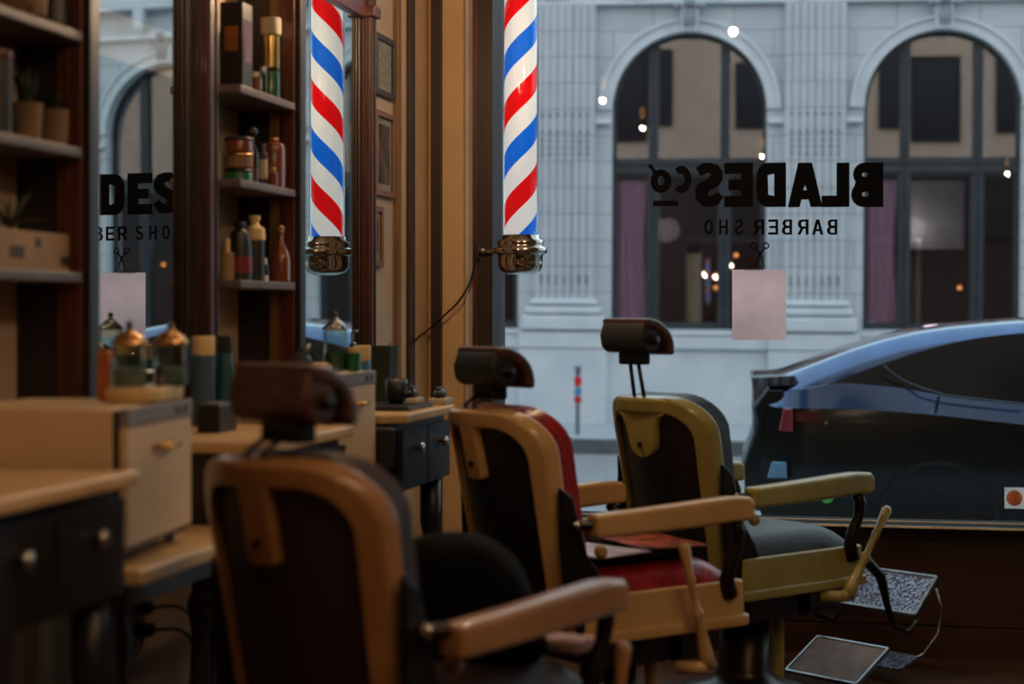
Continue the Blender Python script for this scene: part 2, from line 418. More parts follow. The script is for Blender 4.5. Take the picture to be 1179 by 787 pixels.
# middle bay, bottom shelf
bottle('shampoo_bottle','slim cream topped bottle at the near end of the lowest bottle shelf','bottle',(XB,sp(262),S1),cyl(.02,0,.08),M['box'],[('neck',cyl(.008,.08,.12),M['creamcap'])])
t = bottle('spray_bottle','dark bottle with red label and tapered shoulder on lowest bottle shelf','bottle',(XB+.02,sp(276,XB+.02),S1),[(.034,0),(.036,.003),(.036,.1),(.026,.14),(.013,.15),(.013,.155)],M['black'],[('cap',cyl(.018,.155,.17),M['black']),('label_band',cyl(.0368,.02,.07),M['redpl'])])
bottle('pump_bottle','dark bottle with tall cream shoulder and cap on lowest bottle shelf','bottle',(XB+.03,sp(293,XB+.03),S1),cyl(.03,0,.12),M['black'],[('shoulder',[(.03,.12),(.032,.125),(.03,.155),(.014,.165),(.013,.178)],M['creamcap']),('cap',cyl(.017,.178,.192),M['creamcap'])])
bottle('dropper_bottle','tiny white necked dark bottle at the shelf edge','bottle',(XB+.05,sp(304,XB+.05),S1),cyl(.013,0,.018),M['white'],[('upper_body',cyl(.014,.018,.05),M['black']),('cap',cyl(.009,.05,.068),M['white'])])
bottle('cologne_flask','amber flask with long glass neck on the lowest bottle shelf','bottle',(-1.815,sp(323,-1.815),S1),[(.028,0),(.031,.004),(.031,.07),(.024,.09),(.010,.12),(.009,.15)],M['amber'],[('stopper',cyl(.011,.15,.172),M['copper'])])
# middle shelf
for k,(z,m) in enumerate(((0,'green'),(.04,'terracotta'),(.085,'amber'))):
    bottle('pomade_tin',['green pomade tin at the bottom of a three tin stack','clay coloured pomade tin in the middle of a stack','amber brown pomade tin on top of a stack'][k],'tin',(XB+.01,sp(271),S2+z+(.001*k)),cyl(.042,0,.03 if k==0 else .035),M[m],[('lid',cyl(.043,(.03 if k==0 else .035),(.039 if k==0 else .044)),M['black' if k!=1 else 'copper'])])
bottle('stoppered_bottle','glass bottle with round dark stopper on the middle shelf','bottle',(XB+.02,sp(290,XB+.02),S2),[(.02,0),(.021,.003),(.021,.09),(.008,.12),(.008,.14)],M['glassjar'],[('liquid',cyl(.018,.004,.05),M['redpl']),('stopper',[(.006,.14),(.017,.15),(.017,.162),(.004,.172)],M['black'])])
bottle('tonic_bottle','narrow dark tonic bottle with pale green label','bottle',(XB+.03,sp(302,XB+.03),S2),cyl(.015,0,.1),M['black'],[('label_band',cyl(.0156,.02,.08),M['label']),('cap',cyl(.01,.1,.125),M['black'])])
bottle('round_jar','large amber jar with domed glass shoulder on the middle shelf','jar',(-1.822,sp(315,-1.822),S2),[(.034,0),(.036,.004),(.036,.115),(.03,.132),(.012,.142)],M['amber'],[('lid',cyl(.016,.142,.15),M['copper'])])
bottle('small_amber_bottle','small amber bottle in front of the large jar','bottle',(-1.796,5.04,S2),cyl(.014,0,.04),M['amber'],[('cap',cyl(.008,.04,.056),M['copper'])])
# top shelf
t = thing('bottle_box','black presentation box with copper label on the top bottle shelf','box',(XB+.01,sp(272,XB+.01),S3))
MB().box((-.035,-.04,0),(.035,.04,.25)).build('box_body', M['black'], t, bevel=.003)
MB().box((-.02,-.0415,.11),(.02,-.0400,.18)).build('label_panel', M['copper'], t)
MB().box((.0350,-.03,.08),(.0365,.03,.2)).build('label_panel', M['amber'], t)
t = bottle('display_tube','tall clear tube holding copper and green bands','tube',(XB+.02,sp(312,XB+.02),S3),cyl(.030,0,.25),M['glassjar'],[('green_base',cyl(.026,.002,.09),M['green']),('copper_band',cyl(.026,.1,.2),M['copper']),('frosted_lid',cyl(.031,.2,.252),M['label'])])
bottle('nail_bottle','short brown bottle beside the tall clear tube','bottle',(XB+.04,sp(295,XB+.04),S3),cyl(.015,0,.05),M['amber'],[('cap',cyl(.01,.05,.065),M['white'])])
bottle('glass_vial','small silver capped vial beside the tall clear tube','bottle',(XB+.06,sp(303,XB+.06),S3),cyl(.011,0,.06),M['glassjar'],[('cap',cyl(.009,.06,.08),M['steel'])])
# near bay
def potted(px, label, h):
    X = -1.86; t = thing('potted_plant', label, 'plant', (X,sp(px,X),S2))
    MB().lathe([(.022,0),(.030,.004),(.033,.07),(.035,.085),(.031,.085),(.029,.075),(0.0001,.07)]).build('pot', M['terracotta'], t)
    b = MB()
    for k in range(26):
        a = random.uniform(0,6.28); l = random.uniform(.5,1)*h; r = random.uniform(.01,.045)
        tip = Vector((r*math.cos(a)*1.3, r*math.sin(a)*1.3, .07+l)); mid = Vector((r*math.cos(a)*.5, r*math.sin(a)*.5, .07+l*.55))
        s = Vector((-math.sin(a),math.cos(a),0))*.006
        b._add([Vector((0,0,.066)), mid+s, tip, mid-s],[(0,1,2,3)])
    b.build('leaves', M['leaf'], t)
potted(31,'small leafy plant in a wide clay pot, nearer on the shelf',.10)
potted(62,'small leafy plant in a clay pot near the shelf post',.07)
t = thing('wicker_basket','wicker basket at the near end of the highest shelf','basket',(-1.875,sp(18,-1.875),S3))
MB().lathe([(.05,0),(.065,.01),(.075,.12),(.07,.12),(.06,.012),(.0001,.01)]).build('basket_body', M['wicker'], t)
MB().tube([(.07*math.cos(R(a)),.07*math.sin(R(a)),.12) for a in range(0,361,20)], .006).build('rim', M['wicker'], t)
t = thing('dark_canister','dark canister with narrow lid on the highest near shelf','canister',(-1.87,sp(62,-1.87),S3))
MB().lathe([(.036,0),(.038,.004),(.032,.1),(.018,.14)]).build('body', M['black'], t, bevel=.001)
MB().lathe(cyl(.02,.14,.155)).build('lid', M['black'], t)
bottle('red_tin','small red tin beside the dark canister on the highest shelf','tin',(-1.84,sp(88,-1.84),S3+.001),cyl(.013,0,.05),M['redpl'],[('lid',cyl(.0135,.05,.06),M['black'])])
bottle('dark_jar','tall dark jar at the near end of the plant shelf','jar',(-1.88,sp(4,-1.88)-.02,S2),cyl(.028,0,.17),M['black'],[('lid',cyl(.03,.17,.19),M['amber'])])
bottle('candle_glass','amber candle glass standing behind the potted plants','candle',(-1.935,3.66,S2),cyl(.022,0,.13),M['amber'],[('rim',cyl(.0228,.125,.133),M['copper'])])
Y0, Y1 = sp(-4,-1.835), sp(84,-1.835)
t = thing('cream_carton','cream carton with dark logo patches on the lowest near shelf','box',(-1.835,Y0,S1))
MB().box((-.10,0,0),(0,Y1-Y0,.086)).build('carton', M['box'], t, bevel=.002)
L = Y1-Y0
MB().prism(rrect(.16*L,.34*L,.026,.052,.003,2), lambda p,k: Vector((.0003+.001*k,p[0],p[1]))).build('printed_patch', M['ink'], t)
MB().prism([(.52*L+.014*math.cos(a*.393),.062+.012*math.sin(a*.393)) for a in range(16)], lambda p,k: Vector((.0003+.001*k,p[0],p[1]))).build('round_logo', M['ink'], t)
MB().prism(rrect(.83*L,.97*L,.014,.036,.003,2), lambda p,k: Vector((.0003+.001*k,p[0],p[1]))).build('printed_patch', M['ink'], t)
t = thing('air_plant','spiky air plant lying on top of the cream carton','plant',(-1.86,sp(12,-1.86),S1+.088))
b = MB()
for k in range(12):
    a = k*.9+.3; l = random.uniform(.06,.11); e = random.uniform(.2,1.1)
    d = Vector((math.cos(a)*math.cos(e), math.sin(a)*math.cos(e), math.sin(e)))
    b.tube([Vector((0,0,.006)), d*l*.5+Vector((0,0,.012)), d*l+Vector((0,0,.0))], [.004,.003,.0006], 6)
b.build('leaves', M['leaf'], t)

# ================================================================== DESKS, COUNTERS, CABINETS
DXF = -1.395
def desk(y0, y1, label, cut=False):
    t = thing('vanity_desk', label, 'desk', (0,0,0))
    o = MB()
    if cut:
        o.prism([(-1.87,y0+.02),(DXF-.07,y0),(DXF,y0+.05),(DXF,y1),(-1.87,y1)], lambda p,k: Vector((p[0],p[1],1.005+.028*k)))
    else:
        o.box((-1.87 if y0<3.1 or y0>4.7 else -1.97+.01,y0,1.005),(DXF,y1+.02,1.033))
    o.build('desk_top', M['counter'], t, bevel=.006)
    MB().box((-1.85,y0+.03,.80),(DXF-.035,y1-.01,1.004)).build('carcass', M['blackwood'], t)
    n = 2; d = (y1-y0-.05)/n
    for k in range(n):
        a = y0+.035+k*d
        dr = MB().box((DXF-.034,a+.006,.806),(DXF-.012,a+d-.006,.985)).build('drawer', M['blackwood'], t, bevel=.003)
        MB().box((DXF-.0119,a+.008,.975),(DXF-.010,a+d-.008,.984)).build('drawer_edge', M['cartrim'], dr)
        c = Vector((DXF-.012,a+d*.5,.925))
        MB().lathe([(.006,0),(.006,.01),(.015,.014),(.017,.022),(.012,.028),(.0001,.03)], seg=16, mtx=Matrix.Translation(c) @ Matrix.Rotation(R(90),4,'Y')).build('knob', M['chrome'], dr, smooth=True)
    for yy in (y0+.07, y1-.05):
        for xx in (-1.80, DXF-.07):
            MB().lathe([(.014,0),(.02,.02),(.018,.08),(.027,.14),(.03,.3),(.024,.48),(.036,.56),(.022,.6),(.03,.64),(.034,.66),(.034,.8)], (xx,yy,0), 16).build('leg', M['blackwood'], t, smooth=True)
    return t
desk(2.53, 3.15, 'near vanity desk with two black drawers and a cream top')
desk(3.90, 4.53, 'middle vanity desk half hidden behind the near barber chair')
desk(5.03, 5.66, 'far vanity desk with two black drawers, mug and clippers on top', True)
def low_counter(y0, y1, label):
    t = thing('low_counter', label, 'counter', (0,0,0))
    MB().box((-1.86,y0,.812),(DXF,y1,.842)).build('counter_top', M['counter'], t, bevel=.005)
    MB().box((-1.85,y0+.01,.77),(DXF-.03,y1-.01,.811)).build('apron', M['darkwood'], t)
    for yy in (y0+.02, y1-.03):
        MB().box((DXF-.10,yy-.018,0),(DXF-.065,yy+.018,.77)).build('leg', M['blackwood'], t, bevel=.003)
        MB().box((-1.83,yy-.018,0),(-1.80,yy+.018,.77)).build('leg', M['blackwood'], t, bevel=.003)
low_counter(3.175, 3.885, 'low counter carrying the near cream towel cabinet')
low_counter(4.57, 4.95, 'low counter carrying the far cream towel cabinet')
def towel_cabinet(cx, cy, rz, label, wy, dx, h, zb):
    t = thing('towel_cabinet', label, 'cabinet', (cx,cy,zb), rz)
    w = wy/2
    MB().box((-dx,-w,.022),(-.03,w,h)).build('case', M['cabinet'], t, bevel=.006)
    MB().box((-.030,-w+.001,.022),(-.018,w-.001,h-.004)).build('dark_gasket', M['blackwood'], t)
    d = MB().box((-.018,-w+.001,.035),(0,w-.001,h-.038)).build('door', M['cabinet'], t, bevel=.003)
    c = MB().box((-.018,-w,h-.036),(.002,w,h)).build('control_strip', M['cabinetgrey'], t, bevel=.002)
    for k in (.45,.7):
        MB().box((.0022,w*k,h-.025),(.004,w*k+.02,h-.012)).build('switch', M['black'], c)
    b = MB().tube([(0,-.05,h-.085),(.022,-.045,h-.085),(.024,0,h-.085),(.022,.045,h-.085),(0,.05,h-.085)], .006)
    b.build('handle', M['gold'], d, smooth=True)
    MB().box((-.028,-w+.01,.022),(-.012,w-.01,.034)).build('plinth', M['blackwood'], t)
    for sx in (-dx+.03,-.04):
        for sy in (-w+.03,w-.03): MB().lathe(cyl(.012,0,.022),(sx,sy,0),12).build('foot', M['black'], t)
    return t
BA = 1.145
tc1 = towel_cabinet(-1.462, 3.43, R(5), 'near cream towel cabinet with brass handle and grey control strip', .41, .365, BA-.843, .843)
tc2 = towel_cabinet(-1.455, 4.765, 0, 'far cream towel cabinet behind the near chair headrest', .37, .29, 1.165-.843, .843)
# --- on the near towel cabinet
t = thing('towel_tray','rounded cream tray on top of the near towel cabinet','tray',(-1.535,3.52,BA+.001), R(5))
MB().prism(rrect(-.06,.055,-.10,.10,.03,5), lambda p,k: Vector((p[0]*(1+.05*k),p[1]*(1+.03*k),.03*k))).build('tray_body', M['creamcap'], t, bevel=.006)
def barber_jar(loc, label, r=.036, h=.085, liq='green', lidm='copper'):
    t = thing('disinfectant_jar', label, 'jar', loc)
    MB().lathe([(r*.9,0),(r,.004),(r,h-.006),(r*.92,h)], seg=24).build('glass_body', M['glassjar'], t, smooth=True)
    MB().lathe(cyl(r*.9,.003,h*.45), seg=20).build('liquid', M[liq], t)
    MB().lathe([(r*1.05,h),(r*1.1,h+.006),(r*.6,h+.024),(r*.2,h+.033),(r*.2,h+.038)], seg=24).build('lid', M[lidm], t, smooth=True)
    MB().ball((0,0,h+.044),.008).build('lid_knob', M['black'], t, smooth=True)
palegreen = mat('pale_blue_green_liquid', (120,140,128), .3, scale=8)
M['palegreen'] = palegreen
a = pX(149,432,-1.56); barber_jar((a.x,a.y,BA+.032), 'glass jar with copper lid on the cream tray, left one', liq='palegreen')
a = pX(196,432,-1.505); barber_jar((a.x,a.y,BA+.032), 'glass jar with copper lid on the cream tray, right one', liq='palegreen')
t = thing('orange_carton','small orange carton beside the left glass jar','box',(-1.635,3.54,BA+.001),R(10))
MB().box((-.012,-.024,0),(.012,.024,.105)).build('carton', M['orange'], t, bevel=.002)
MB().box((.0122,-.016,.03),(.0130,.016,.08)).build('printed_panel', M['redpl'], t)
bottle('small_dark_bottle','little dark bottle standing in front of the right glass jar','bottle',(-1.492,3.49,BA+.032),cyl(.008,0,.022),M['amber'],[('cap',cyl(.005,.022,.045),M['black'])])
# --- on the middle desk
DT = 1.0335
bottle('hairspray_can','tall slate blue can with cream cap behind the near towel cabinet','can',(-1.78,pX(234,400,-1.78).y,DT),cyl(.032,0,.185),M['blueCan'],[('cap',cyl(.031,.185,.235),M['creamcap'])])
bottle('teal_bottle','teal bottle with black cap beside the slate blue can','bottle',(-1.74,pX(259,400,-1.74).y,DT),[(.024,0),(.026,.003),(.026,.12),(.022,.16),(.02,.19)],M['teal'],[('cap',cyl(.021,.19,.237),M['black'])])
a = pX(250,480,-1.66)
t = thing('black_tissue_box','small black box on the middle desk below the spray can','box',(a.x,a.y,DT))
MB().box((-.03,-.06,0),(.03,.06,.07)).build('box_body', M['black'], t, bevel=.004)
MB().box((-.02,-.04,.0702),(.02,.04,.073)).build('top_slot', M['cabinetgrey'], t)
# --- on the far towel cabinet
ZT = 1.166
def onb(px, X): return pX(px, 400, X).y
barber_jar((-1.545,onb(386,-1.545),ZT),'tall glass jar with steel lid on the far towel cabinet',.034,.115,'green','steel')
bottle('gel_jar','green gel jar with cream cap on the far towel cabinet','jar',(-1.495,onb(407,-1.495),ZT),cyl(.021,0,.052),M['green'],[('cap',cyl(.018,.052,.066),M['creamcap'])])
t = thing('cream_card_box','small cream box on the far towel cabinet beside the jar','box',(-1.57,onb(371,-1.57)-.03,ZT))
MB().box((-.03,-.03,0),(.03,.03,.022)).build('carton', M['box'], t, bevel=.002)
MB().box((-.022,-.022,.0222),(.022,.022,.026)).build('lid_panel', M['creamcap'], t)
t = thing('hair_clipper','black clippers and attachments heaped on the far towel cabinet','clippers',(-1.60,onb(352,-1.60)-.04,ZT))
b = MB().ball((0,0,.03),.03,(1,1.3,1)).tube([(0,-.03,.03),(.02,.0,.07),(0,.035,.05),(0,.05,.01)],.012)
b.build('body', M['black'], t, smooth=True)
b = MB()
for k in range(7): b.box((.01+.004*(k%2),.02+.006*k,.0),(.016+.004*(k%2),.023+.006*k,.055-.004*abs(k-3)))
b.build('comb_teeth', M['black'], t)
bottle('blue_spray_can','light blue can with cream cap between towel cabinet and far desk','can',(-1.54,5.10,DT),cyl(.026,0,.155),M['brightblue'],[('cap',cyl(.0255,.155,.20),M['creamcap'])])
# --- on the far desk
def od(px, py, z=DT): 
    t_ = (H-z)/((py-HOR)/FPX); return pT(px,py,t_)
t = thing('glass_vase','dark green square glass vase on the far desk','vase',(-1.625,5.60,DT))
b = MB(); 
b.ring([(-.035,-.04),(.035,-.04),(.035,.04),(-.035,.04)],[(-.03,-.035),(.03,-.035),(.03,.035),(-.03,.035)], lambda p,k: Vector((p[0]*(1+.2*k),p[1]*(1+.2*k),.19*k)))
b.build('vase_body', mat('dark_green_glass',(58,70,58),.15,scale=4,coat=.6), t)
MB().box((-.03,-.035,.001),(.03,.035,.01)).build('vase_base', M['black'], t)
MB().tube([(-.02,.0,.011),(.02,.03,.2)],.004).build('glass_rod', M['steel'], t)
a = od(455,459)
t = thing('black_mug','black mug on the dark mat of the far desk','mug',(-1.525,5.42,DT+.0135))
MB().lathe([(.022,0),(.03,.01),(.034,.035),(.035,.075),(.031,.075),(.029,.012),(.0001,.01)]).build('mug_body', M['black'], t, smooth=True)
MB().tube([(.03,0,.06),(.05,0,.055),(.052,0,.03),(.03,0,.02)],.005).build('mug_handle', M['black'], t, smooth=True)
t = thing('desk_mat','dark rectangular mat on top of the far desk','mat',(-1.53,5.37,DT))
MB().prism(rrect(-.13,.10,-.15,.15,.01,3), lambda p,k: Vector((p[0],p[1],.012*k))).build('mat_slab', M['blackwood'], t, bevel=.002)
MB().prism(rrect(-.12,.09,-.14,.14,.01,3), lambda p,k: Vector((p[0],p[1],.0121+.001*k))).build('mat_surface', M['black'], t)
for (X,Y,lb) in ((-1.53,5.62,'black hair clipper on a pale stand beside the mug'),(-1.435,5.62,'black hair clipper on a pale stand at the far desk end')):
    t = thing('clipper_stand', lb, 'clippers', (X,Y,DT))
    MB().box((-.03,-.045,0),(.03,.045,.022)).build('stand', M['label'], t, bevel=.004)
    MB().ball((0,0,.035),.02,(1,1.9,.9)).ball((0,.02,.048),.012).ball((0,-.02,.05),.010).build('clipper_body', M['black'], t, smooth=True)
t = thing('dark_pump_bottle','dark pump bottle standing by the pilaster behind the blue can','bottle',(-1.80,5.74,DT))
t.location = (-1.67,5.42,DT)
MB().lathe([(.02,0),(.022,.003),(.022,.16),(.01,.185),(.01,.2)]).build('body', M['black'], t, bevel=.001)
MB().tube([(0,0,.2),(0,0,.235),(.02,-.01,.24)],.005).build('pump', M['steel'], t)
bottle('square_cologne','short clear bottle with silver neck on the far desk near the wall','bottle',(-1.72,5.60,DT),cyl(.03,0,.13),M['label'],[('neck',cyl(.01,.13,.2),M['steel'])])
# chair side silhouette left of far desk: dark leaning board
t = thing('folded_stool','dark folded stool leaning beside the far desk','stool',(-1.47,4.985,0))
b = MB().tube([(0.05,0,.01),(.0,0,.5),(-.03,.0,.93)],.009).tube([(-.08,0,.01),(-.03,0,.5),(.04,0,.9)],.009); b.build('leg_frame', M['darkmetal'], t)
MB().box((-.06,-.014,.88),(.06,.014,1.0)).build('seat', M['blackleather'], t, bevel=.01)

# outlet with cables under the low counter
a = pX(158,712,-1.965)
t = thing('wall_outlet','wall outlet with plugged cables below the near towel cabinet','outlet',(-1.97,a.y,a.z))
MB().box((0,-.045,-.065),(.008,.045,.065)).build('plate', M['outlet'], t, bevel=.002)
MB().box((.008,-.02,.015),(.045,.02,.045)).build('plug', M['black'], t, bevel=.004)
MB().box((.008,-.02,-.045),(.05,.02,-.012)).build('plug', M['black'], t, bevel=.004)
def cable(name, pts, label, r=.004):
    P = [Vector(p) for p in pts]; out = []
    for i in range(len(P)-1):
        p0 = P[max(i-1,0)]; p1 = P[i]; p2 = P[i+1]; p3 = P[min(i+2,len(P)-1)]
        for k in range(6):
            u = k/6.; out.append(.5*((2*p1)+(p2-p0)*u+(2*p0-5*p1+4*p2-p3)*u*u+(3*p1-p0-3*p2+p3)*u**3))
    out.append(P[-1])
    return tag(MB().tube(out, r, 8).build(name, M['cable'], smooth=True), label, 'cable')
ay, az = a.y, a.z
cable('power_cable', [(-1.925,ay,az+.03),(-1.86,ay+.03,az+.03),(-1.84,ay+.09,az-.03),(-1.85,ay+.12,az-.16),(-1.86,ay+.13,.01)], 'thick black cable drooping from the upper outlet plug')
cable('power_cable', [(-1.925,ay,az-.03),(-1.85,ay+.02,az-.03),(-1.83,ay+.06,az-.09),(-1.85,ay+.07,az-.22),(-1.86,ay+.06,.01)], 'thick black cable dropping from the lower outlet plug')
cable('thin_cord', [(-1.94,ay-.02,az-.04),(-1.92,ay-.10,az-.07),(-1.93,ay-.22,az-.045),(-1.94,ay-.35,az-.06),(-1.94,ay-.55,.01)], 'thin black cord running left along the wall', .003)
cable('hanging_cord', [(-1.86,2.95,.79),(-1.81,2.97,.5),(-1.80,3.03,.25),(-1.80,3.09,.01)], 'thin black cord hanging under the near desk', .004)
# pole cable
c1 = [pY(549,284,7.05), pY(547,300,7.045), pY(541,325,7.05), pY(527,348,7.05), pY(508,366,7.05)]
c2 = [pX(492,380,-1.85), pX(477,394,-1.838), pX(473,420,-1.838), pX(472,450,-1.838)]
cable('pole_cord', c1+c2, 'black cord drooping from the barber pole to the wall trim', .004)

# ================================================================== PICTURES
def picture(px0, px1, py0, py1, label, fm, im):
    A = pX(px0,py0,WX+.012); B = pX(px1,py0,WX+.012); ztop = A.z; zb = pX(px0,py1,WX+.012).z
    t = thing('framed_picture', label, 'picture', (WX+.001,(A.y+B.y)/2,(ztop+zb)/2))
    w = (B.y-A.y)/2; h = (ztop-zb)/2; f = .022
    MB().ring([(-w,-h),(w,-h),(w,h),(-w,h)],[(-w+f,-h+f),(w-f,-h+f),(w-f,h-f),(-w+f,h-f)], lambda p,k: Vector((.016*k,p[0],p[1]))).build('frame', fm, t, bevel=.002)
    MB().box((.002,-w+f,-h+f),(.005,w-f,h-f)).build('mount', M['paper'], t)
    MB().box((.0052,-w+f+.02,-h+f+.025),(.006,w-f-.02,h-f-.025)).build('print', im, t)
    MB().box((.010,-w+f,-h+f),(.011,w-f,h-f)).build('pane', M['framepane'], t)
picture(432.5,454,36,107,'black framed certificate, topmost of three pictures on the plaster wall',M['blackwood'],mat('certificate_print',(150,140,135),.8,col2=(196,190,182),scale=40,stretch=(1,.4,6)))
picture(432.5,454,125,224,'brown framed sepia photograph, middle of three wall pictures',M['framewood'],M['sepia'])
picture(431,441,236,306,'narrow brown framed print, lowest of three wall pictures',M['framewood'],M['sepia'])

# ================================================================== BARBER POLE
PX_ = -1.463; PYY = 7.03
zg0 = 1.33 + 88/FPX*7.2; zc = 1.33+45/FPX*7.2
# phase: at left edge of the cylinder (angle pi) red runs from py 130 (top) to 155 (bottom)
zred = 1.33 + (360-155.5)/FPX*7.2
POLE_PH = 0.0
t = thing('barber_pole','chrome and glass barber pole with red, white and blue stripes in the window','barber pole',(PX_,PYY,0))
def ang(x,y): return math.atan2(y,x)/(2*math.pi)
# sil. left edge direction as seen by the camera
la = math.atan2(-SN*1.0, -CS) ; 
lf = la/(2*math.pi)
zloc = zred - zg0
POLE_PH = -(zloc/.394 - lf)
body = MB().lathe([(.058,0),(.066,0),(.066,1.2),(.058,1.2)], seg=48)
cyl_o = body.build('striped_cylinder', pole_mat(), t, (0,0,zg0), smooth=True)
for p_ in cyl_o.data.polygons:
    if len(p_.vertices) > 4: p_.use_smooth = False
MB().lathe([(.073,0),(.0732,0),(.0732,1.2),(.073,1.2)], seg=48).build('glass_sleeve', M['shopglass'], t, (0,0,zg0), smooth=True)
zb = zc-.002
h = zg0 - zb
MB().lathe([(.0001,0),(.05,.0),(.078,.012),(.088,.03),(.09,.045),(.09,.075),(.097,.08),(.108,.086),(.108,.102),(.098,.108),(.09,.112),(.094,.12),(.094,.134),(.078,.14),(.078,h+.004),(.066,h+.004)], seg=48).build('lower_cap', M['chrome'], t, (0,0,zb), smooth=True)
MB().lathe([(.07,0),(.094,.004),(.094,.02),(.108,.03),(.108,.045),(.09,.05),(.088,.1),(.05,.14),(.0001,.145)], seg=48).build('upper_cap', M['chrome'], t, (0,0,zg0+1.2), smooth=True)
for zz in (zb+.094, zg0+1.2+.038):
    b = MB(); b.tube([(-.1,.0,zz),(-.142,.01,zz),(-.178,.02,zz)],[.012,.009,.008]).box((-.182,-.005,zz-.03),(-.172,.04,zz+.03))
    b.build('wall_bracket', M['chrome'], t)
for zz in (zb+.094,):
    MB().ball((-.16,.012,zz),.014).build('bracket_joint', M['chrome'], t, smooth=True)

# ================================================================== WINDOW LETTERING
GL = YW-.008
def poly_letter(loops, x0, x1, y0, y1, parent, Y=GL):
    me = holes_mesh(loops, .0015, 'letter')
    A = pY(x1, y1, Y); B = pY(x0, y0, Y)
    for v in me.vertices:
        v.co = Vector((A.x + (B.x-A.x)*v.co.x, Y+v.co.z, A.z + (B.z-A.z)*v.co.y))
    me.materials.append(M['letter']); o = D.objects.new('letter', me); COL.objects.link(o); o.parent = parent
t = thing('shop_name_lettering','large black BLADES lettering on the window glass, reversed from inside','lettering',(0,0,0))
def arcp(cx,cy,rx,ry,a0,a1,n=8): return [(cx+rx*math.cos(R(a0+(a1-a0)*k/n)), cy+ry*math.sin(R(a0+(a1-a0)*k/n))) for k in range(n+1)]
LB = [[(0,0)]+arcp(.62,.28,.38,.28,-90,40,7)+arcp(.6,.74,.34,.26,-40,90,7)+[(0,1)], arcp(.56,.29,.1,.06,0,360,10)[:-1], arcp(.56,.73,.1,.055,0,360,10)[:-1]]
LL = [[(0,0),(1,0),(1,.26),(.46,.26),(.46,1),(0,1)]]
LA = [[(0,0),(.34,0),(.40,.17),(.60,.17),(.66,0),(1,0),(.70,1),(.30,1)],[(.45,.38),(.5,.5),(.55,.38)]]
LD = [[(0,0)]+arcp(.6,.3,.4,.3,-90,0,5)+arcp(.6,.7,.4,.3,0,90,5)+[(0,1)],[(.4,.25),(.6,.28),(.62,.72),(.4,.75)]]
LE = [[(0,0),(1,0),(1,.25),(.42,.25),(.42,.38),(.86,.38),(.86,.62),(.42,.62),(.42,.75),(1,.75),(1,1),(0,1)]]
LS = [[(0,.22),(.2,.04),(.45,0),(.72,.02),(.95,.16),(1,.36),(.9,.52),(.5,.66),(.44,.74),(.55,.78),(.8,.70),(.97,.88),(.75,.99),(.5,1),(.2,.95),(.03,.8),(.02,.62),(.16,.48),(.5,.36),(.56,.28),(.45,.23),(.2,.34)]]
for lp,x0,x1 in ((LB,980,1017),(LL,946,978),(LA,907,947),(LD,871,905),(LE,834,867),(LS,800,833)):
    poly_letter(lp, x0, x1, 187.5, 238, t)
t = thing('script_lettering','small black co lettering with underline at the end of the shop name','lettering',(0,0,0))
LC = [arcp(.5,.5,.5,.5,50,310,16)+arcp(.55,.5,.22,.22,300,60,12)]
LO = [arcp(.5,.5,.5,.5,0,360,20)[:-1], arcp(.5,.52,.16,.2,0,360,12)[:-1]]
poly_letter(LC, 773, 796, 191, 222, t); poly_letter(LO, 749, 773, 195, 222, t)
poly_letter([[(0,.2),(.3,0),(1,.8),(.7,1)]], 746, 756, 188, 200, t)
a = pY(752,231,GL); b_ = pY(781,237,GL)
MB().box((a.x,GL-.001,b_.z),(b_.x,GL+.0005,a.z)).build('underline', M['letter'], t)
t = thing('tagline_lettering','small black BARBER SHO lettering beneath the shop name','lettering',(0,0,0))
tb = .26
SM = {'B': [[(0,0)]+arcp(.6,.28,.4,.28,-90,60,6)+arcp(.55,.75,.38,.25,-50,90,6)+[(0,1)], [(tb,.14),(.6,.14),(.7,.28),(.6,.42),(tb,.42)], [(tb,.6),(.55,.6),(.64,.73),(.55,.86),(tb,.86)]],
 'A': [[(0,0),(.26,0),(.34,.22),(.66,.22),(.74,0),(1,0),(.64,1),(.36,1)], [(.41,.38),(.5,.72),(.59,.38)]],
 'R': [[(0,0),(tb,0),(tb,.38),(.46,.38),(.72,0),(1,0),(.72,.42)]+arcp(.58,.7,.38,.3,-50,90,7)+[(0,1)], [(tb,.54),(.58,.54),(.68,.7),(.58,.85),(tb,.85)]],
 'E': [[(0,0),(.95,0),(.95,.16),(tb,.16),(tb,.42),(.85,.42),(.85,.58),(tb,.58),(tb,.84),(.95,.84),(.95,1),(0,1)]],
 'S': [[(.02,.2),(.2,.05),(.45,0),(.75,.03),(.95,.16),(1,.33),(.9,.48),(.55,.6),(.3,.68),(.3,.8),(.5,.86),(.8,.78),(.93,.9),(.72,.98),(.45,1),(.18,.96),(.03,.82),(.05,.62),(.25,.5),(.62,.38),(.72,.28),(.62,.18),(.4,.14),(.16,.3)]],
 'H': [[(0,0),(tb,0),(tb,.42),(1-tb,.42),(1-tb,0),(1,0),(1,1),(1-tb,1),(1-tb,.58),(tb,.58),(tb,1),(0,1)]],
 'O': [arcp(.5,.5,.5,.5,0,360,20)[:-1], arcp(.5,.5,.24,.33,0,360,16)[:-1]]}
for ch,x0,x1 in (('B',952,964),('A',935,948),('R',918,931),('B',900,912),('E',884,896),('R',867,880),('S',846,856),('H',828,838),('O',811,821)):
    poly_letter(SM[ch], x0, x1, 252.5, 270, t)
t = thing('scissors_emblem','small black crossed scissors emblem on the glass above the pink sheet','emblem',(0,0,0))
c = pY(875,292,GL)
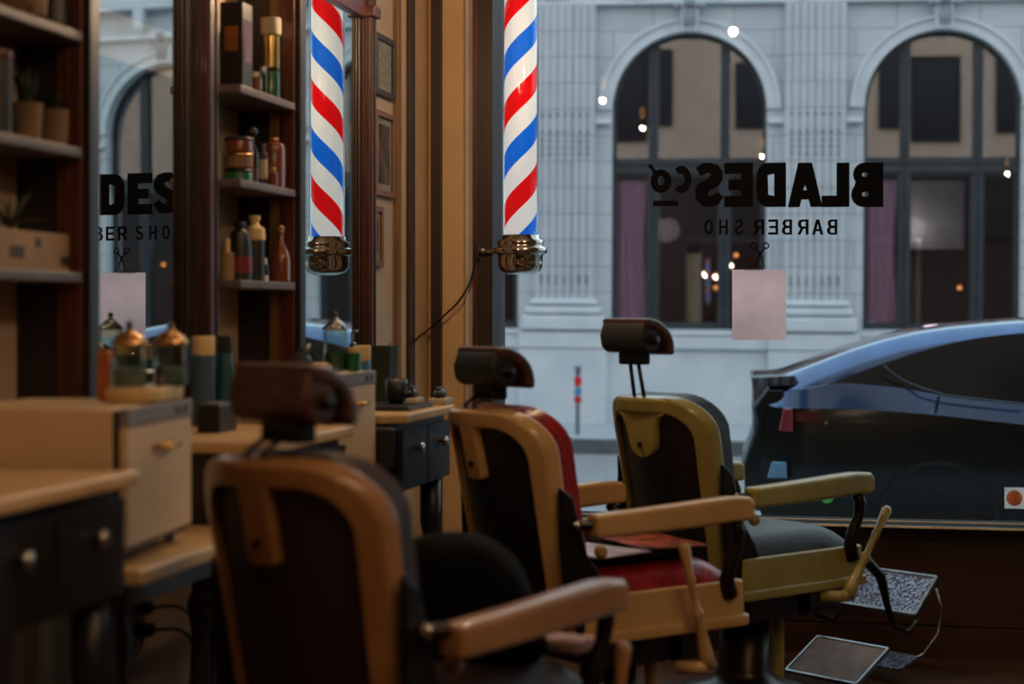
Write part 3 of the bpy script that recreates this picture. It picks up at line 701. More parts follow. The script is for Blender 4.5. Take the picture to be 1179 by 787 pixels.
for s_ in (-1,1):
    b = MB().tube([c+Vector((s_*.018,0,-.05)), c+Vector((0,0,0)), c+Vector((-s_*.018,0,.022))],[.001,.004,.003],6)
    b.tube([c+Vector((-s_*.024+.011*math.cos(R(q)),0,.032+.011*math.sin(R(q)))) for q in range(0,361,30)], .0028, 6)
    b.build('scissor_blade', M['letter'], t)
t = thing('pink_sheet','plain pink paper sheet taped to the shop window','poster',(0,0,0))
A = pY(843,391,GL); B = pY(905,310,GL)
MB()._sheet(A,B,GL-.0005).build('paper', M['pink'], t)
A = pY(857,312,GL-.002); B = pY(879,306.5,GL-.002)
MB().box((A.x,GL-.003,A.z),(B.x,GL-.0015,B.z)).build('tape', M['framepane'], t)
t = thing('orange_sticker','square white sticker with orange disc low on the window','sticker',(0,0,0))
A = pY(1156.5,585,GL); B = pY(1179.5,561,GL)
MB()._sheet(A,B,GL-.0005).build('paper', M['sticker_w'], t)
c = (A+B)/2
MB().prism([(.029*(1+.08*(k%2))*math.cos(k*.2618),.029*(1+.08*(k%2))*math.sin(k*.2618)) for k in range(24)], lambda p,k: Vector((c.x+p[0],GL-.0012-.001*k,c.z+p[1]))).build('orange_disc', M['sticker_o'], t)
t = thing('green_sticker','pale green oval sticker low on the window behind the far chair arm','sticker',(0,0,0))
c = pY(937,570,GL); c2_ = pY(952,571,GL)
MB().prism([(.05*math.cos(k*.2618),.022*math.sin(k*.2618)) for k in range(24)], lambda p,k: Vector((c.x+p[0],GL-.001*k,c.z+p[1]))).build('leaf_shape', M['sticker_g'], t)
MB().prism([(.028*math.cos(k*.2618),.028*math.sin(k*.2618)) for k in range(24)], lambda p,k: Vector((c2_.x+p[0],GL-.0012-.001*k,c2_.z+p[1]))).build('round_shape', M['sticker_g'], t)

# ================================================================== BARBER CHAIRS
def barber_chair(label, loc, delta, frame, panel, pad, seatm, headm, rods, tongue, lever, headtop='brownleather', lean=12, foot=True, hf=0., adz=0.):
    t = thing('barber_chair', label, 'barber chair', loc, R(-delta))
    a = R(lean); ca, sa = math.cos(a), math.sin(a)
    def B(x, h, d): return Vector((x, -.33 - h*sa + d*ca + .105*(x/.225)**2, .50 + h*ca + d*sa))
    def dens(pts):
        out = []
        for i in range(len(pts)):
            p, q = pts[i], pts[(i+1)%len(pts)]; L = math.hypot(q[0]-p[0], q[1]-p[1]); n_ = max(1, round(L/.03))
            if abs(q[0]-p[0]) < .05: n_ = 1
            else: n_ = 8
            for k in range(n_): out.append((p[0]+(q[0]-p[0])*k/n_, p[1]+(q[1]-p[1])*k/n_))
        return out
    def curved(x0, x1, z0, z1, r, d0, d1, sh=1.):
        b = MB(); n = 20; top = []; G = []
        for i in range(n+1):
            f = i/n; x = x0+(x1-x0)*(.5-.5*math.cos(math.pi*f))
            e = min(x-x0, x1-x); zt = z1 if e >= r else z1-r+math.sqrt(max(0,r*r-(r-e)**2))
            rb = .04; zb = z0 if e >= rb else z0+rb-math.sqrt(max(0,rb*rb-(rb-e)**2))
            col = []
            for j in range(9):
                z = zb+(zt-zb)*j/8; col.append(((.92+.08*z/HH)*x, z))
            G.append(col)
        F = [[[b.bm.verts.new(B(p[0]*(1 if d == d0 else sh), p[1], d)) for p in col] for col in G] for d in (d0, d1)]
        for i in range(n):
            for j in range(8):
                for q in (0,1): b.bm.faces.new((F[q][i][j],F[q][i+1][j],F[q][i+1][j+1],F[q][i][j+1]))
            b.bm.faces.new((F[0][i][0],F[0][i+1][0],F[1][i+1][0],F[1][i][0])); b.bm.faces.new((F[0][i][8],F[0][i+1][8],F[1][i+1][8],F[1][i][8]))
        for j in range(8):
            for i in (0,n): b.bm.faces.new((F[0][i][j],F[0][i][j+1],F[1][i][j+1],F[1][i][j]))
        return b
    W = .225; HH = .58
    def tw(pts): return [(x*(.92+.08*z/HH), z) for x,z in pts]
    back = MB().ring(tw(dens(rrect(-W,W,-.05,HH,.13,8,.04))), tw(dens(rrect(-W+.046,W-.046,.02,HH-.052,.09,8,.03))), lambda p,k: B(p[0],p[1],-.055+.055*k)).build('back_frame', frame, t, bevel=.012, seg=3)
    curved(-W+.04,W-.04,.015,HH-.047,.09,-.028,-.008).build('back_panel', panel, t)
    if tongue == 'round':
        pts = [(-.075,HH-.05),(.075,HH-.05)] ; pts = [(-.105,HH-.035),(-.105,HH-.055),(-.08,HH-.066),(-.066,HH-.09)] + [(.06*math.cos(R(q)), HH-.14+.06*math.sin(R(q))) for q in range(180,361,20)] + [(.066,HH-.09),(.08,HH-.066),(.105,HH-.055),(.105,HH-.035)]
    else:
        pts = rrect(-.034,.034,HH-.20,HH-.04,.008,2)
    tg = MB().prism(pts, lambda p,k: B(p[0],p[1],-.056+.03*k)).build('headrest_socket', frame, t, bevel=.006)
    c = B(0,HH-.155,-.056)
    MB().lathe([(.009,0),(.009,.006),(.0001,.007)], seg=12, mtx=Matrix.Translation(c) @ Matrix.Rotation(R(90)-a+math.pi*0,4,'X')).build('screw', M['darkmetal'], tg)
    curved(-W+.012,W-.012,0,HH-.012,.12,.001,.076,.96).build('back_cushion', pad, t, bevel=.025, seg=4)
    # headrest
    hz = HH + rods
    base = B(0,hz,-.028) + Vector((0,hf,0))
    for sx in (-.022,.022):
        MB().tube([B(sx,HH-.05,-.028), B(sx,HH+.01,-.028), base+Vector((sx*.8,0,.01))], .0065, 10).build('headrest_rod', M['darkmetal'], t, smooth=True)
    def Hd(x,y,z): return base + Vector((x,y,z))
    hr = MB().prism([(-.055,.035),(-.062,.075),(-.045,.118),(-.01,.125),(.015,.118),(.035,.05),(.02,.02),(-.03,.018)], lambda p,k: Hd(-.098+.196*k,p[0],p[1])).build('headrest_block', headm, t, bevel=.012, seg=3)
    pad_pts = []
    for k in range(9):
        q = R(100 - 112*k/8); pad_pts.append((-.035+.115*math.cos(q)+.01, .03+.100*math.sin(q)))
    inner = [(-.035+.080*math.cos(R(100-112*k/8))+.01, .03+.066*math.sin(R(100-112*k/8))) for k in range(8,-1,-1)]
    MB().prism(pad_pts+inner, lambda p,k: Hd(-.105+.21*k,p[0],p[1])).build('headrest_pad', M[headtop], hr, bevel=.012, seg=3)
    MB().box((-.05,-.02,-.02),(.05,.03,.022), Matrix.Translation(base)).build('headrest_clamp', M['darkmetal'], t, bevel=.006)
    MB().tube([Hd(-.112,-.005,.06), Hd(.112,-.005,.06)], .016, 14).build('headrest_pivot', M['darkmetal'], hr, smooth=True)
    # arms
    def arm_poly():
        top = [(-.275,.776),(-.15,.780),(0,.786),(.13,.792),(.23,.796),(.30,.792),(.318,.778)]
        bot = [(.318,.722),(.23,.722),(.1,.716),(-.1,.712),(-.275,.71)]
        return top+bot
    for sx in (-1,1):
        am = MB().prism(arm_poly(), lambda p,k: Vector((sx*.295-.031+.062*k, p[0], p[1]+adz))).build('armrest', frame, t, bevel=.014, seg=3)
        MB().tube([(sx*.285,.265,.72),(sx*.285,.285,.69),(sx*.28,.28,.64),(sx*.275,.26,.60),(sx*.27,.25,.55),(sx*.26,.27,.50)], [.02,.02,.018,.02,.022,.026], 12).build('arm_bracket', M['darkmetal'], t, smooth=True)
        MB().prism([(-.25,.40),(-.16,.50),(-.19,.58),(-.25,.66),(-.30,.82),(-.345,.85),(-.34,.68),(-.32,.5)], lambda p,k: Vector((sx*.238-.008+.016*k,p[0],p[1]))).build('side_plate', M['darkmetal'], t, bevel=.005)
        MB().tube([(sx*.275,-.30,.745),(sx*.29,-.27,.745)],.014,12).build('arm_joint', M['darkmetal'], t)
        MB().tube([(sx*.238,-.30,.745),(sx*.275,-.30,.745)],.012,12).build('arm_pivot', M['chrome'], t, smooth=True)
        MB().ball((sx*.255,-.21,.665),.02).build('hinge_knob', frame, t, smooth=True)
    # seat
    b = MB(); n = 12; grid = []
    for i in range(n+1):
        row = []
        for j in range(n+1):
            u = -1+2*i/n; v = -1+2*j/n
            hgt = (1-abs(u)**4)*(1-abs(v)**4)
            row.append(b.bm.verts.new((.232*u*(1-.03*abs(v)**6), .03+.30*v*(1-.03*abs(u)**6), .545+.072*hgt**.5)))
        grid.append(row)
    for i in range(n):
        for j in range(n): b.bm.faces.new((grid[i][j],grid[i+1][j],grid[i+1][j+1],grid[i][j+1]))
    e = bmesh.ops.extrude_edge_only(b.bm, edges=[q for q in b.bm.edges if q.is_boundary])
    bmesh.ops.translate(b.bm, verts=[v for v in e['geom'] if isinstance(v, bmesh.types.BMVert)], vec=(0,0,-.03))
    b.build('seat', seatm, t, smooth=True, subd=1)
    MB().ring(rrect(-.262,.262,-.265,.345,.03,4),rrect(-.235,.235,-.24,.32,.02,4), lambda p,k: Vector((p[0]*(1-.02*k),p[1]*(1-.01*k),.435+.105*k))).build('seat_apron', frame, t, bevel=.006)
    MB().ring(rrect(-.272,.272,-.275,.355,.03,4),rrect(-.24,.24,-.245,.325,.02,4), lambda p,k: Vector((p[0],p[1],.405+.035*k))).build('apron_lip', frame, t, bevel=.008)
    MB().box((-.235,-.24,.42),(.235,.32,.515)).build('seat_board', M['blackwood'], t)
    # lever
    lx = .30; ly, lz, tx, tz = lever
    b = MB()
    A = Vector((lx,ly,lz)); T = Vector((lx+.02,tx,tz)); d = T-A
    b.tube([A, A+d*.12, A+d*.38, A+d*.42, A+d*.44, A+d*.48, A+d*.66, A+d*.69, A+d*.72, A+d*.96, T],[.026,.022,.013,.019,.019,.011,.012,.016,.012,.018,.010],12)
    lv = b.build('lever', frame, t, smooth=True)
    MB().tube([(.25,ly-.08,lz+.0),(lx,ly-.03,lz),(lx,ly,lz)],.02,12).build('lever_stub', frame, t, smooth=True)
    # base
    MB().box((-.15,-.12,.30),(.15,.14,.42)).build('pump_housing', M['blackwood'], t, bevel=.02)
    MB().lathe([(.27,0),(.28,.01),(.27,.035),(.2,.06),(.11,.085),(.085,.12),(.085,.32)], (0,.02,0), 32).build('pedestal', M['darkmetal'], t, smooth=True)
    MB().lathe(cyl(.022,.05,.41),(0,.19,0),16).build('front_post', frame, t)
    MB().prism(rrect(-.17,.17,.30,.43,.03,3), lambda p,k: Vector((p[0],.16+.14*k,p[1]))).build('mechanism_case', M['blackwood'], t)
    if foot:
        ft = thing('footrest','', 'x'); del ft['label']; del ft['category']; ft.parent = t
        for sx in (-1,1):
            MB().tube([(sx*.20,.33,.46),(sx*.205,.42,.47),(sx*.20,.50,.41),(sx*.19,.55,.30),(sx*.18,.60,.22),(sx*.175,.68,.19),(sx*.17,.74,.22)],[.016,.02,.018,.012,.011,.010,.009],10).build('footrest_arm', M['darkmetal'], ft, smooth=True)
        m1 = Matrix.Translation((.0,.80,.305)) @ Matrix.Rotation(R(44),4,'X')
        MB().box((-.17,-.085,-.006),(.17,.085,.006), m1).build('upper_footplate', M['footplate'], ft, bevel=.003)
        MB().ring(rrect(-.178,.178,-.093,.093,.01,2),rrect(-.166,.166,-.081,.081,.008,2), lambda p,k: m1 @ Vector((p[0],p[1],-.008+.018*k))).build('footplate_rim', M['steel'], ft, bevel=.002)
        m2 = Matrix.Translation((.03,.70,.075)) @ Matrix.Rotation(R(16),4,'X')
        MB().box((-.14,-.06,-.005),(.14,.06,.005), m2).build('lower_footplate', M['footplate'], ft, bevel=.002)
        MB().tube([(.18,.84,.33),(.19,.86,.26),(.19,.84,.17),(.17,.78,.10),(.15,.72,.075)],.006).build('curved_stay', M['steel'], ft, smooth=True)
        m3 = Matrix.Translation((.03,.47,.095)) @ Matrix.Rotation(R(30),4,'X')
        MB().box((-.16,-.10,-.005),(.16,.10,.005), m3).build('tread_plate', M['footbrown'], ft, bevel=.002)
        MB().ring(rrect(-.166,.166,-.106,.106,.01,2),rrect(-.156,.156,-.096,.096,.008,2), lambda p,k: m3 @ Vector((p[0],p[1],-.006+.014*k))).build('tread_rim', M['steel'], ft, bevel=.002)
    return t
CH1 = (-.966,3.577,0); CH2 = (-.848,5.268,0); CH3 = (-.512,6.128,0)
D1, D2, D3 = 23, 42, 38
barber_chair('near barber chair, seen from behind, with maroon back panel and tan frame', CH1, D1, M['tan'], M['maroon'], M['maroon'], M['maroon'], M['brownleather'], .045, 'rect', (.28,.33,.30,.64), foot=False, hf=.095, adz=-.02)
barber_chair('middle barber chair with cream enamel frame and red leather, magazines on its seat', CH2, D2, M['cream'], M['blackleather'], M['redleather'], M['redleather'], M['blackleather'], .045, 'rect', (.15,.31,.035,.68), foot=False, hf=.075)
barber_chair('far barber chair with olive cream frame and black leather by the window', CH3, D3, M['olive'], M['blackleather'], M['blackleather'], M['blackleather'], M['blackleather'], .125, 'round', (.20,.385,.39,.67))

def ctx(loc, delta): return Matrix.Translation(loc) @ Matrix.Rotation(R(-delta),4,'Z')
# black cape heap on the near chair
m = ctx(CH1, D1)
b = MB(); nu, nv = 28, 16; rows = []
for i in range(nv+1):
    row = []
    for k in range(nu):
        a = 2*math.pi*k/nu; f = i/nv
        r = (1-f**5)**.5 if f < 1 else 0
        rr = 1 + .10*math.sin(3*a+1+f*2) + .05*math.sin(7*a+f*5)
        row.append(b.bm.verts.new(m @ Vector((-.01+.16*r*rr*(1+.25*(1-f))*math.cos(a), .150+.145*r*rr*(1+.2*(1-f))*math.sin(a), .602+.265*f + .012*math.sin(5*a)*(1-f)))))
    rows.append(row)
for i in range(nv):
    for k in range(nu): b.bm.faces.new((rows[i][k],rows[i][(k+1)%nu],rows[i+1][(k+1)%nu],rows[i+1][k]))
b.bm.faces.new(rows[0][::-1])
o = b.build('cutting_cape', M['blackcloth'], smooth=True, subd=1); tag(o,'black cutting cape heaped on the seat of the near chair','cape')
# cape + magazines on middle chair seat
m = ctx(CH2, D2)
b = MB().prism(rrect(-.2,.2,-.16,.22,.04,4), lambda p,k: m @ Vector((p[0]*(1-.03*k),p[1],.618+.018*k)))
o = b.build('folded_cape', M['blackcloth'], bevel=.01); tag(o,'folded black cape on the seat of the middle chair under magazines','cape')
mag1 = mat('magazine_cover_pale', (225,212,222), .3, col2=(150,140,180), scale=13)
mag2 = mat('magazine_cover_orange', (196,96,60), .35, col2=(60,36,30), scale=16)
for (cx,cy,rz,tx,m_,lb,z) in ((.06,-.10,8,3,mag1,'glossy pale magazine spread on the middle chair, left one',.638),(.05,.15,-12,-2,mag2,'glossy orange and black magazine on the middle chair, right one',.644)):
    mm = m @ Matrix.Translation((cx,cy,z)) @ Matrix.Rotation(R(rz),4,'Z')
    t = thing('magazine', lb, 'magazine')
    MB().prism([(-.15,-.105),(.15,-.105),(.15,.105),(-.15,.105)], lambda p,k: mm @ Vector((p[0],p[1],.003*k))).build('page_block', M['paper'], t)
    MB().prism([(-.152,-.107),(.152,-.107),(.152,.107),(-.152,.107)], lambda p,k: mm @ Vector((p[0],p[1],.0031+.0012*k))).build('cover', m_, t)
# towel bands around far chair arm
m = ctx(CH3, D3)
t = thing('towel_roll','striped pinkish towel hung over the left arm of the far chair','towel')
b = MB()
b.ring(rrect(-.047,.047,-.052,.056,.012,3),rrect(-.0335,.0335,-.044,.047,.008,3), lambda p,k: m @ Vector((-.295+p[0],-.20+.06*k,.748+p[1])))
b.build('towel_band', mat('pinkish_towel',(190,150,130),.9,col2=(150,110,96),scale=60,bump=.5), t, bevel=.003)

# pink towel corner at the very bottom, on the near chair's seat
m = ctx(CH1, D1)
b = MB().prism(rrect(-.09,.09,-.07,.07,.02,3), lambda p,k: m @ Vector((.17+p[0]*.6,.31+p[1]*.6,.605+.03*k)))
o = b.build('folded_towel', mat('pink_towel',(196,160,160),.9,scale=30,bump=.4), bevel=.01); tag(o,'folded pink towel on the front of the near chair seat','towel')

# ================================================================== LAMPS IN THE ROOM
def pendant(x, y, z, label, power=26):
    t = thing('pendant_lamp', label, 'lamp', (x,y,z))
    MB().lathe([(.006,-.035),(.015,-.03),(.02,-.01),(.018,.012),(.012,.035)], seg=20).build('bulb', M['bulb'], t, smooth=True)
    MB().lathe(cyl(.016,.035,.075)).build('socket', M['darkmetal'], t)
    MB().tube([(0,0,.075),(0,0,CZ-z-.01)],.003).build('cord', M['black'], t)
    MB().lathe(cyl(.04,CZ-z-.02,CZ-z-.0005)).build('ceiling_rose', M['darkmetal'], t)
    l = D.lights.new('pendant_light','POINT'); l.energy = power; l.color = (1,.64,.36); l.shadow_soft_size = .018
    o = D.objects.new('pendant_light', l); COL.objects.link(o); o.parent = t; o.location = (0,0,-.09)
pendant(-1.44,3.97,2.5,'bare warm bulb pendant above the near stations', 7)
pendant(-1.45,5.38,2.5,'bare warm bulb pendant above the far stations', 26)
pendant(-.89,1.92,2.5,'bare warm bulb pendant in the middle of the shop', 10)
pendant(.86,-.06,2.5,'bare warm bulb pendant towards the back of the shop', 16)
pendant(1.6,1.1,2.55,'bare warm bulb pendant on the right side of the shop', 8)
t = thing('spot_lamp','small white spot lamp on a stem over the far chairs','lamp',(-.74,5.94,2.75))
MB().lathe([(.028,-.02),(.034,-.015),(.034,.06),(.02,.075),(.006,.08)], seg=24).build('shade', M['steel'], t, smooth=True)
MB().lathe([(.0001,-.022),(.016,-.022),(.016,-.016),(.0001,-.016)], seg=24).build('diffuser', mat('spot_glow',(255,240,220),.4,emit=(255,236,210),estr=3), t)
MB().tube([(0,0,.08),(0,0,CZ-2.75-.001)],.006).build('stem', M['steel'], t)
l = D.lights.new('spot_light','POINT'); l.energy = 22; l.color = (1,.76,.50); l.shadow_soft_size = .022
o = D.objects.new('spot_light', l); COL.objects.link(o); o.parent = t; o.location = (0,0,-.10)
def area(name, loc, rot, sx, sy, e, col):
    l = D.lights.new(name,'AREA'); l.shape = 'RECTANGLE'; l.size = sx; l.size_y = sy; l.energy = e; l.color = col
    o = D.objects.new(name,l); COL.objects.link(o); o.location = loc; o.rotation_euler = rot
area('shop_fill_light', (1.2,2.4,CZ-.05), (0,R(25),0), .6, 3., 48, (1,.68,.42))  # added warm fill over chairs and cabinets; no fitting is modelled

# ================================================================== STREET
YF = 28.0; SR = R(4.8)
O = pY(795,360,YF)
street = Matrix.Translation((O.x,O.y,0)) @ Matrix.Rotation(SR,4,'Z') @ Matrix.Rotation(R(.45),4,'Y')
SI = street.inverted()
CAM = Vector((0,0,H))
def fs(px, py, dY=0.):
    """pixel -> local street coords (s, z) on the facade plane y=dY"""
    dx, dy = ray(px); dr = Vector((dx,dy,-(py-HOR)/FPX))
    o = SI @ CAM; d = SI.to_3x3() @ dr
    k = (dY-o.y)/d.y; p = o + d*k
    return p.x, p.z
def place(o, is_struct=False):
    o.matrix_world = street
    if is_struct: struct(o)
    return o
# ground in street coordinates
KY = -3.4
b = MB(); b.prism([(-30,-40),(30,-40),(30,KY-.18),(-30,KY-.18)], lambda p,k: Vector((p[0],p[1],-.62+.02*k)))
# road: slopes from near kerb to far kerb
def gz(px,py):
    pass
zf = -.43; zk = fs(700,505,KY)[1]; zr = fs(700,523,KY-.18)[1]
def quad(name, pts, m, st=True, label=None):
    me = D.meshes.new(name); bm = bmesh.new()
    vs = [bm.verts.new(p) for p in pts]; bm.faces.new(vs)
    r = bmesh.ops.extrude_face_region(bm, geom=bm.faces[:]); bmesh.ops.translate(bm, verts=[v for v in r['geom'] if isinstance(v,bmesh.types.BMVert)], vec=(0,0,-.3))
    bmesh.ops.recalc_face_normals(bm, faces=bm.faces); bm.to_mesh(me); bm.free(); me.materials.append(m)
    o = D.objects.new(name, me); COL.objects.link(o); o.matrix_world = street
    if st: struct(o)
    return o
b.bm.free()
YN = -17.6     # near kerb (street coords)
zfac = fs(795,488,0)[1]
quad('street_ground', [(-40,KY-.16,zr),(40,KY-.16,zr),(40,YN,-.38),(-40,YN,-.38)], M['road'])
quad('sidewalk_far', [(-40,1.2,zfac),(40,1.2,zfac),(40,KY,zk),(-40,KY,zk)], M['walk'])
quad('kerb_far', [(-40,KY+.002,zk+.004),(40,KY+.002,zk+.004),(40,KY-.17,zk-.004),(-40,KY-.17,zk-.004)], M['kerb'])
quad('sidewalk_near', [(-40,YN,-.22),(40,YN,-.22),(40,-22.6,-.12),(-40,-22.6,-.12)], M['walk'])
lm = quad('road_marking', [(-40,-8.0,zr+.06),(40,-8.0,zr+.06),(40,-8.12,zr+.061),(-40,-8.12,zr+.061)], mat('faded_yellow_paint',(190,150,90),.9,scale=20))

# facade with arched openings
def arch(cx, hw, zs, zb, n=24):
    """outline of an opening: half width hw, spring line zs, bottom zb"""
    return [(cx-hw,zb),(cx+hw,zb)] + [(cx+hw*math.cos(math.pi*k/n), zs+hw*math.sin(math.pi*k/n)) for k in range(n+1)]
def win_geo(pl, pr, pt, pb):
    s0,_ = fs(pl,250); s1,_ = fs(pr,250); hw = (s1-s0)/2
    zt = fs((pl+pr)/2,pt)[1]; zb_ = fs((pl+pr)/2,pb)[1]
    return ((s0+s1)/2, hw, zt-hw, zb_)
WL = win_geo(704,882,37,379); WR = win_geo(994,1176,34,380)
pitch = WR[0]-WL[0]
WLL = (WL[0]-pitch, WL[1], WL[2], WL[3]); 
WRR = (WR[0]+pitch, WR[1], WR[2], WR[3])
WFR = (WL[0]-2*pitch, WL[1], WL[2], WL[3]); WR3 = (WR[0]+2*pitch, WR[1], WR[2], WR[3])
WR4 = (WR[0]+3*pitch, WR[1], WR[2], WR[3])
wins = [WFR,WLL,WL,WR,WRR,WR3,WR4]
bld = thing('stone_building','pale stone building with arched windows across the street','building'); bld.matrix_world = street
TOPZ = 9.5
loops = [[(-16,zfac-.3),(22,zfac-.3),(22,TOPZ),(-16,TOPZ)]] + [arch(*w_) for w_ in wins]
me = holes_mesh(loops, .5, 'wall')
for v in me.vertices: v.co = Vector((v.co.x, .25+v.co.z, v.co.y))
me.materials.append(M['stone']); o = D.objects.new('wall', me); COL.objects.link(o); o.parent = bld
z405 = fs(795,402)[1]; z381 = fs(795,381)[1]
MB().box((-16,-.10,zfac-.2),(22,.0,z405-.0)).build('plinth', M['stoneplain'], bld)
b = MB()
prev = -16
for w_ in wins:
    pass
MB().box((-16,-.16,z405),(22,0,z381-.03)).box((-16,-.19,z381-.06),(22,-.0,z381-.02)).build('sill_course', M['stoneplain'], bld, bevel=.02)
ztopc = fs(795,6)[1]
MB().box((-16,-.12,ztopc),(22,0,ztopc+.07)).box((-16,-.2,ztopc+.5),(22,0,ztopc+.7)).build('string_course', M['stoneplain'], bld, bevel=.02)
b = MB()
for k in range(-12,18):
    x_ = k*pitch/3+.4
    b.box((x_-.09,-.22,ztopc+.26),(x_+.09,0,ztopc+.5)).ball((x_,-.14,ztopc+.22),.09,(1,1,1.3),10,6).ball((x_,-.10,ztopc+.10),.05,(1,1,1.4),8,6)
b.build('cornice_corbels', M['stoneplain'], bld)
darkint = M['interior']
def far_window(w_, detail=True):
    cx, hw, zs, zb_ = w_
    n = 24
    # archivolt moulding
    o_ = [(cx-hw-.20,zs-.0)]+[(cx-(hw+.20)*math.cos(math.pi*k/n), zs+(hw+.20)*math.sin(math.pi*k/n)) for k in range(n+1)]
    i_ = [(cx-hw,zs-.0)]+[(cx-hw*math.cos(math.pi*k/n), zs+hw*math.sin(math.pi*k/n)) for k in range(n+1)]
    b = MB()
    for (ro,ri,d) in ((.22,.17,.07),(.17,.04,.035),(.04,0,.06)):
        for k in range(n):
            q = []
            for kk in (k,k+1):
                for rr in (hw+ri, hw+ro):
                    q.append((cx-rr*math.cos(math.pi*kk/n), zs+rr*math.sin(math.pi*kk/n)))
            poly = [q[0],q[1],q[3],q[2]]
            b.prism(poly, lambda p,k2,d=d: Vector((p[0],-d*k2,p[1])))
    b.build('archivolt', M['stoneplain'], bld)
    # keystone
    ks = MB().prism([(cx-.16,zs+hw+.42),(cx+.16,zs+hw+.42),(cx+.11,zs+hw-.02),(cx-.11,zs+hw-.02)], lambda p,k2: Vector((p[0],-.2*k2,p[1])))
    ks.box((cx-.24,-.26,zs+hw+.38),(cx+.24,0,zs+hw+.50))
    kso = ks.build('keystone', M['stoneplain'], bld, bevel=.02)
    bb = MB()
    for sx in (-.1,0,.1): bb.tube([(cx+sx,-.215,zs+hw+.36),(cx+sx*.6,-.23,zs+hw+.05)],[.03,.018],8)
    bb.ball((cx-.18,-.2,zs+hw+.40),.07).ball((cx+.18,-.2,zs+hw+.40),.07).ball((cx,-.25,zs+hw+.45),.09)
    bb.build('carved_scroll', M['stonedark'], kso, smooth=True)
    # impost blocks
    for sx in (-1,1):
        MB().box((cx+sx*(hw+.17)-.15,-.09,zs-.24),(cx+sx*(hw+.17)+.15,0,zs-.16)).build('impost', M['stoneplain'], bld, bevel=.015)
    # window frame
    fy = .18
    f = MB(); fw = .055
    for k in range(n):
        q = []
        for kk in (k,k+1):
            for rr in (hw-fw, hw): q.append((cx-rr*math.cos(math.pi*kk/n), zs+rr*math.sin(math.pi*kk/n)))
        f.prism([q[0],q[1],q[3],q[2]], lambda p,k2: Vector((p[0],fy+.1*k2,p[1])))
    f.box((cx-hw,fy,zb_),(cx-hw+fw,fy+.1,zs)).box((cx+hw-fw,fy,zb_),(cx+hw,fy+.1,zs)).box((cx-hw,fy,zb_),(cx+hw,fy+.1,zb_+.07))
    mz = []
    for fr in (-.465, .465):
        mx = cx+fr*hw; th = math.sqrt(max(0,hw*hw-(fr*hw)**2))
        f.box((mx-.075,fy-.02,zb_),(mx+.075,fy+.1,zs+th-.03))
        mz.append(mx)
    zt0 = zb_ + (379-198)/ (379-37) * (zs+hw-zb_); zt1 = zb_ + (379-181)/(379-37)*(zs+hw-zb_)
    f.box((cx-hw,fy-.03,zt0),(cx+hw,fy+.1,zt1)).box((cx-hw,fy-.06,(zt0+zt1)/2+.02),(cx+hw,fy,(zt0+zt1)/2+.05))
    fo = f.build('window_frame', M['winframe'], bld)
    if detail:
        bd = MB()
        for mx in mz:
            bd.box((mx-.02,fy-.035,zb_),(mx+.02,fy-.018,zs+.8*hw*.95))
        bd.build('mullion_bead', M['cartrim'], fo)
        # inner frames of the lower lights
        g = MB()
        for (a,c_) in ((cx-hw+fw,mz[0]-.075),(mz[0]+.075,mz[1]-.075),(mz[1]+.075,cx+hw-fw)):
            g.ring([(a,zb_+.07),(c_,zb_+.07),(c_,zt0),(a,zt0)],[(a+.03,zb_+.11),(c_-.03,zb_+.11),(c_-.03,zt0-.05),(a+.03,zt0-.05)], lambda p,k2: Vector((p[0],fy+.02+.05*k2,p[1])))
        g.build('sash', M['winframe'], fo)
    # panes
    pts = arch(cx,hw-.02,zs,zb_+.02)
    MB().prism(pts, lambda p,k2: Vector((p[0],fy+.06+.004*k2,p[1]))).build('pane', M['pane'], fo)
    # room behind
    MB().box((cx-hw-.3,2.2,zb_-.3),(cx+hw+.3,2.3,zs+hw+.2)).box((cx-hw-.3,.55,zb_-.3),(cx+hw+.3,2.3,zb_-.2)).box((cx-hw-.35,.55,zb_-.3),(cx-hw-.3,2.3,zs+hw+.2)).box((cx+hw+.3,.55,zb_-.3),(cx+hw+.35,2.3,zs+hw+.2)).box((cx-hw-.3,.55,zs+hw+.15),(cx+hw+.3,2.3,zs+hw+.2)).build('room_behind', darkint, bld)
    return mz, zt0, zt1
for i,w_ in enumerate(wins): far_window(w_, True)
def curtain(x0,x1,z0,z1,bulge,name='curtain',m=M['pinkcurtain'],y=.33):
    b = MB(); n = 18; top=[]; bot=[]; mid=[]
    cols = []
    for k in range(n+1):
        f = k/n; col=[]
        for j in range(9):
            g = j/8; x = x0+(x1-x0)*f*(1-bulge*math.sin(math.pi*g*.9)); col.append(b.bm.verts.new((x,y+.03*math.sin(f*26),z0+(z1-z0)*g)))
        cols.append(col)
    for k in range(n):
        for j in range(8): b.bm.faces.new((cols[k][j],cols[k+1][j],cols[k+1][j+1],cols[k][j+1]))
    b.build(name, m, bld, smooth=True)
for w_ in (WL,WR,WLL,WR3):
    cx,hw,zs,zb_ = w_
    zt0 = zb_ + (379-198)/ (379-37) * (zs+hw-zb_)
    curtain(cx-hw+.05, cx-hw*.47, zb_+.02, zt0-.1, .22)
cx,hw,zs,zb_ = WR
zt0 = zb_ + (379-198)/ (379-37) * (zs+hw-zb_)
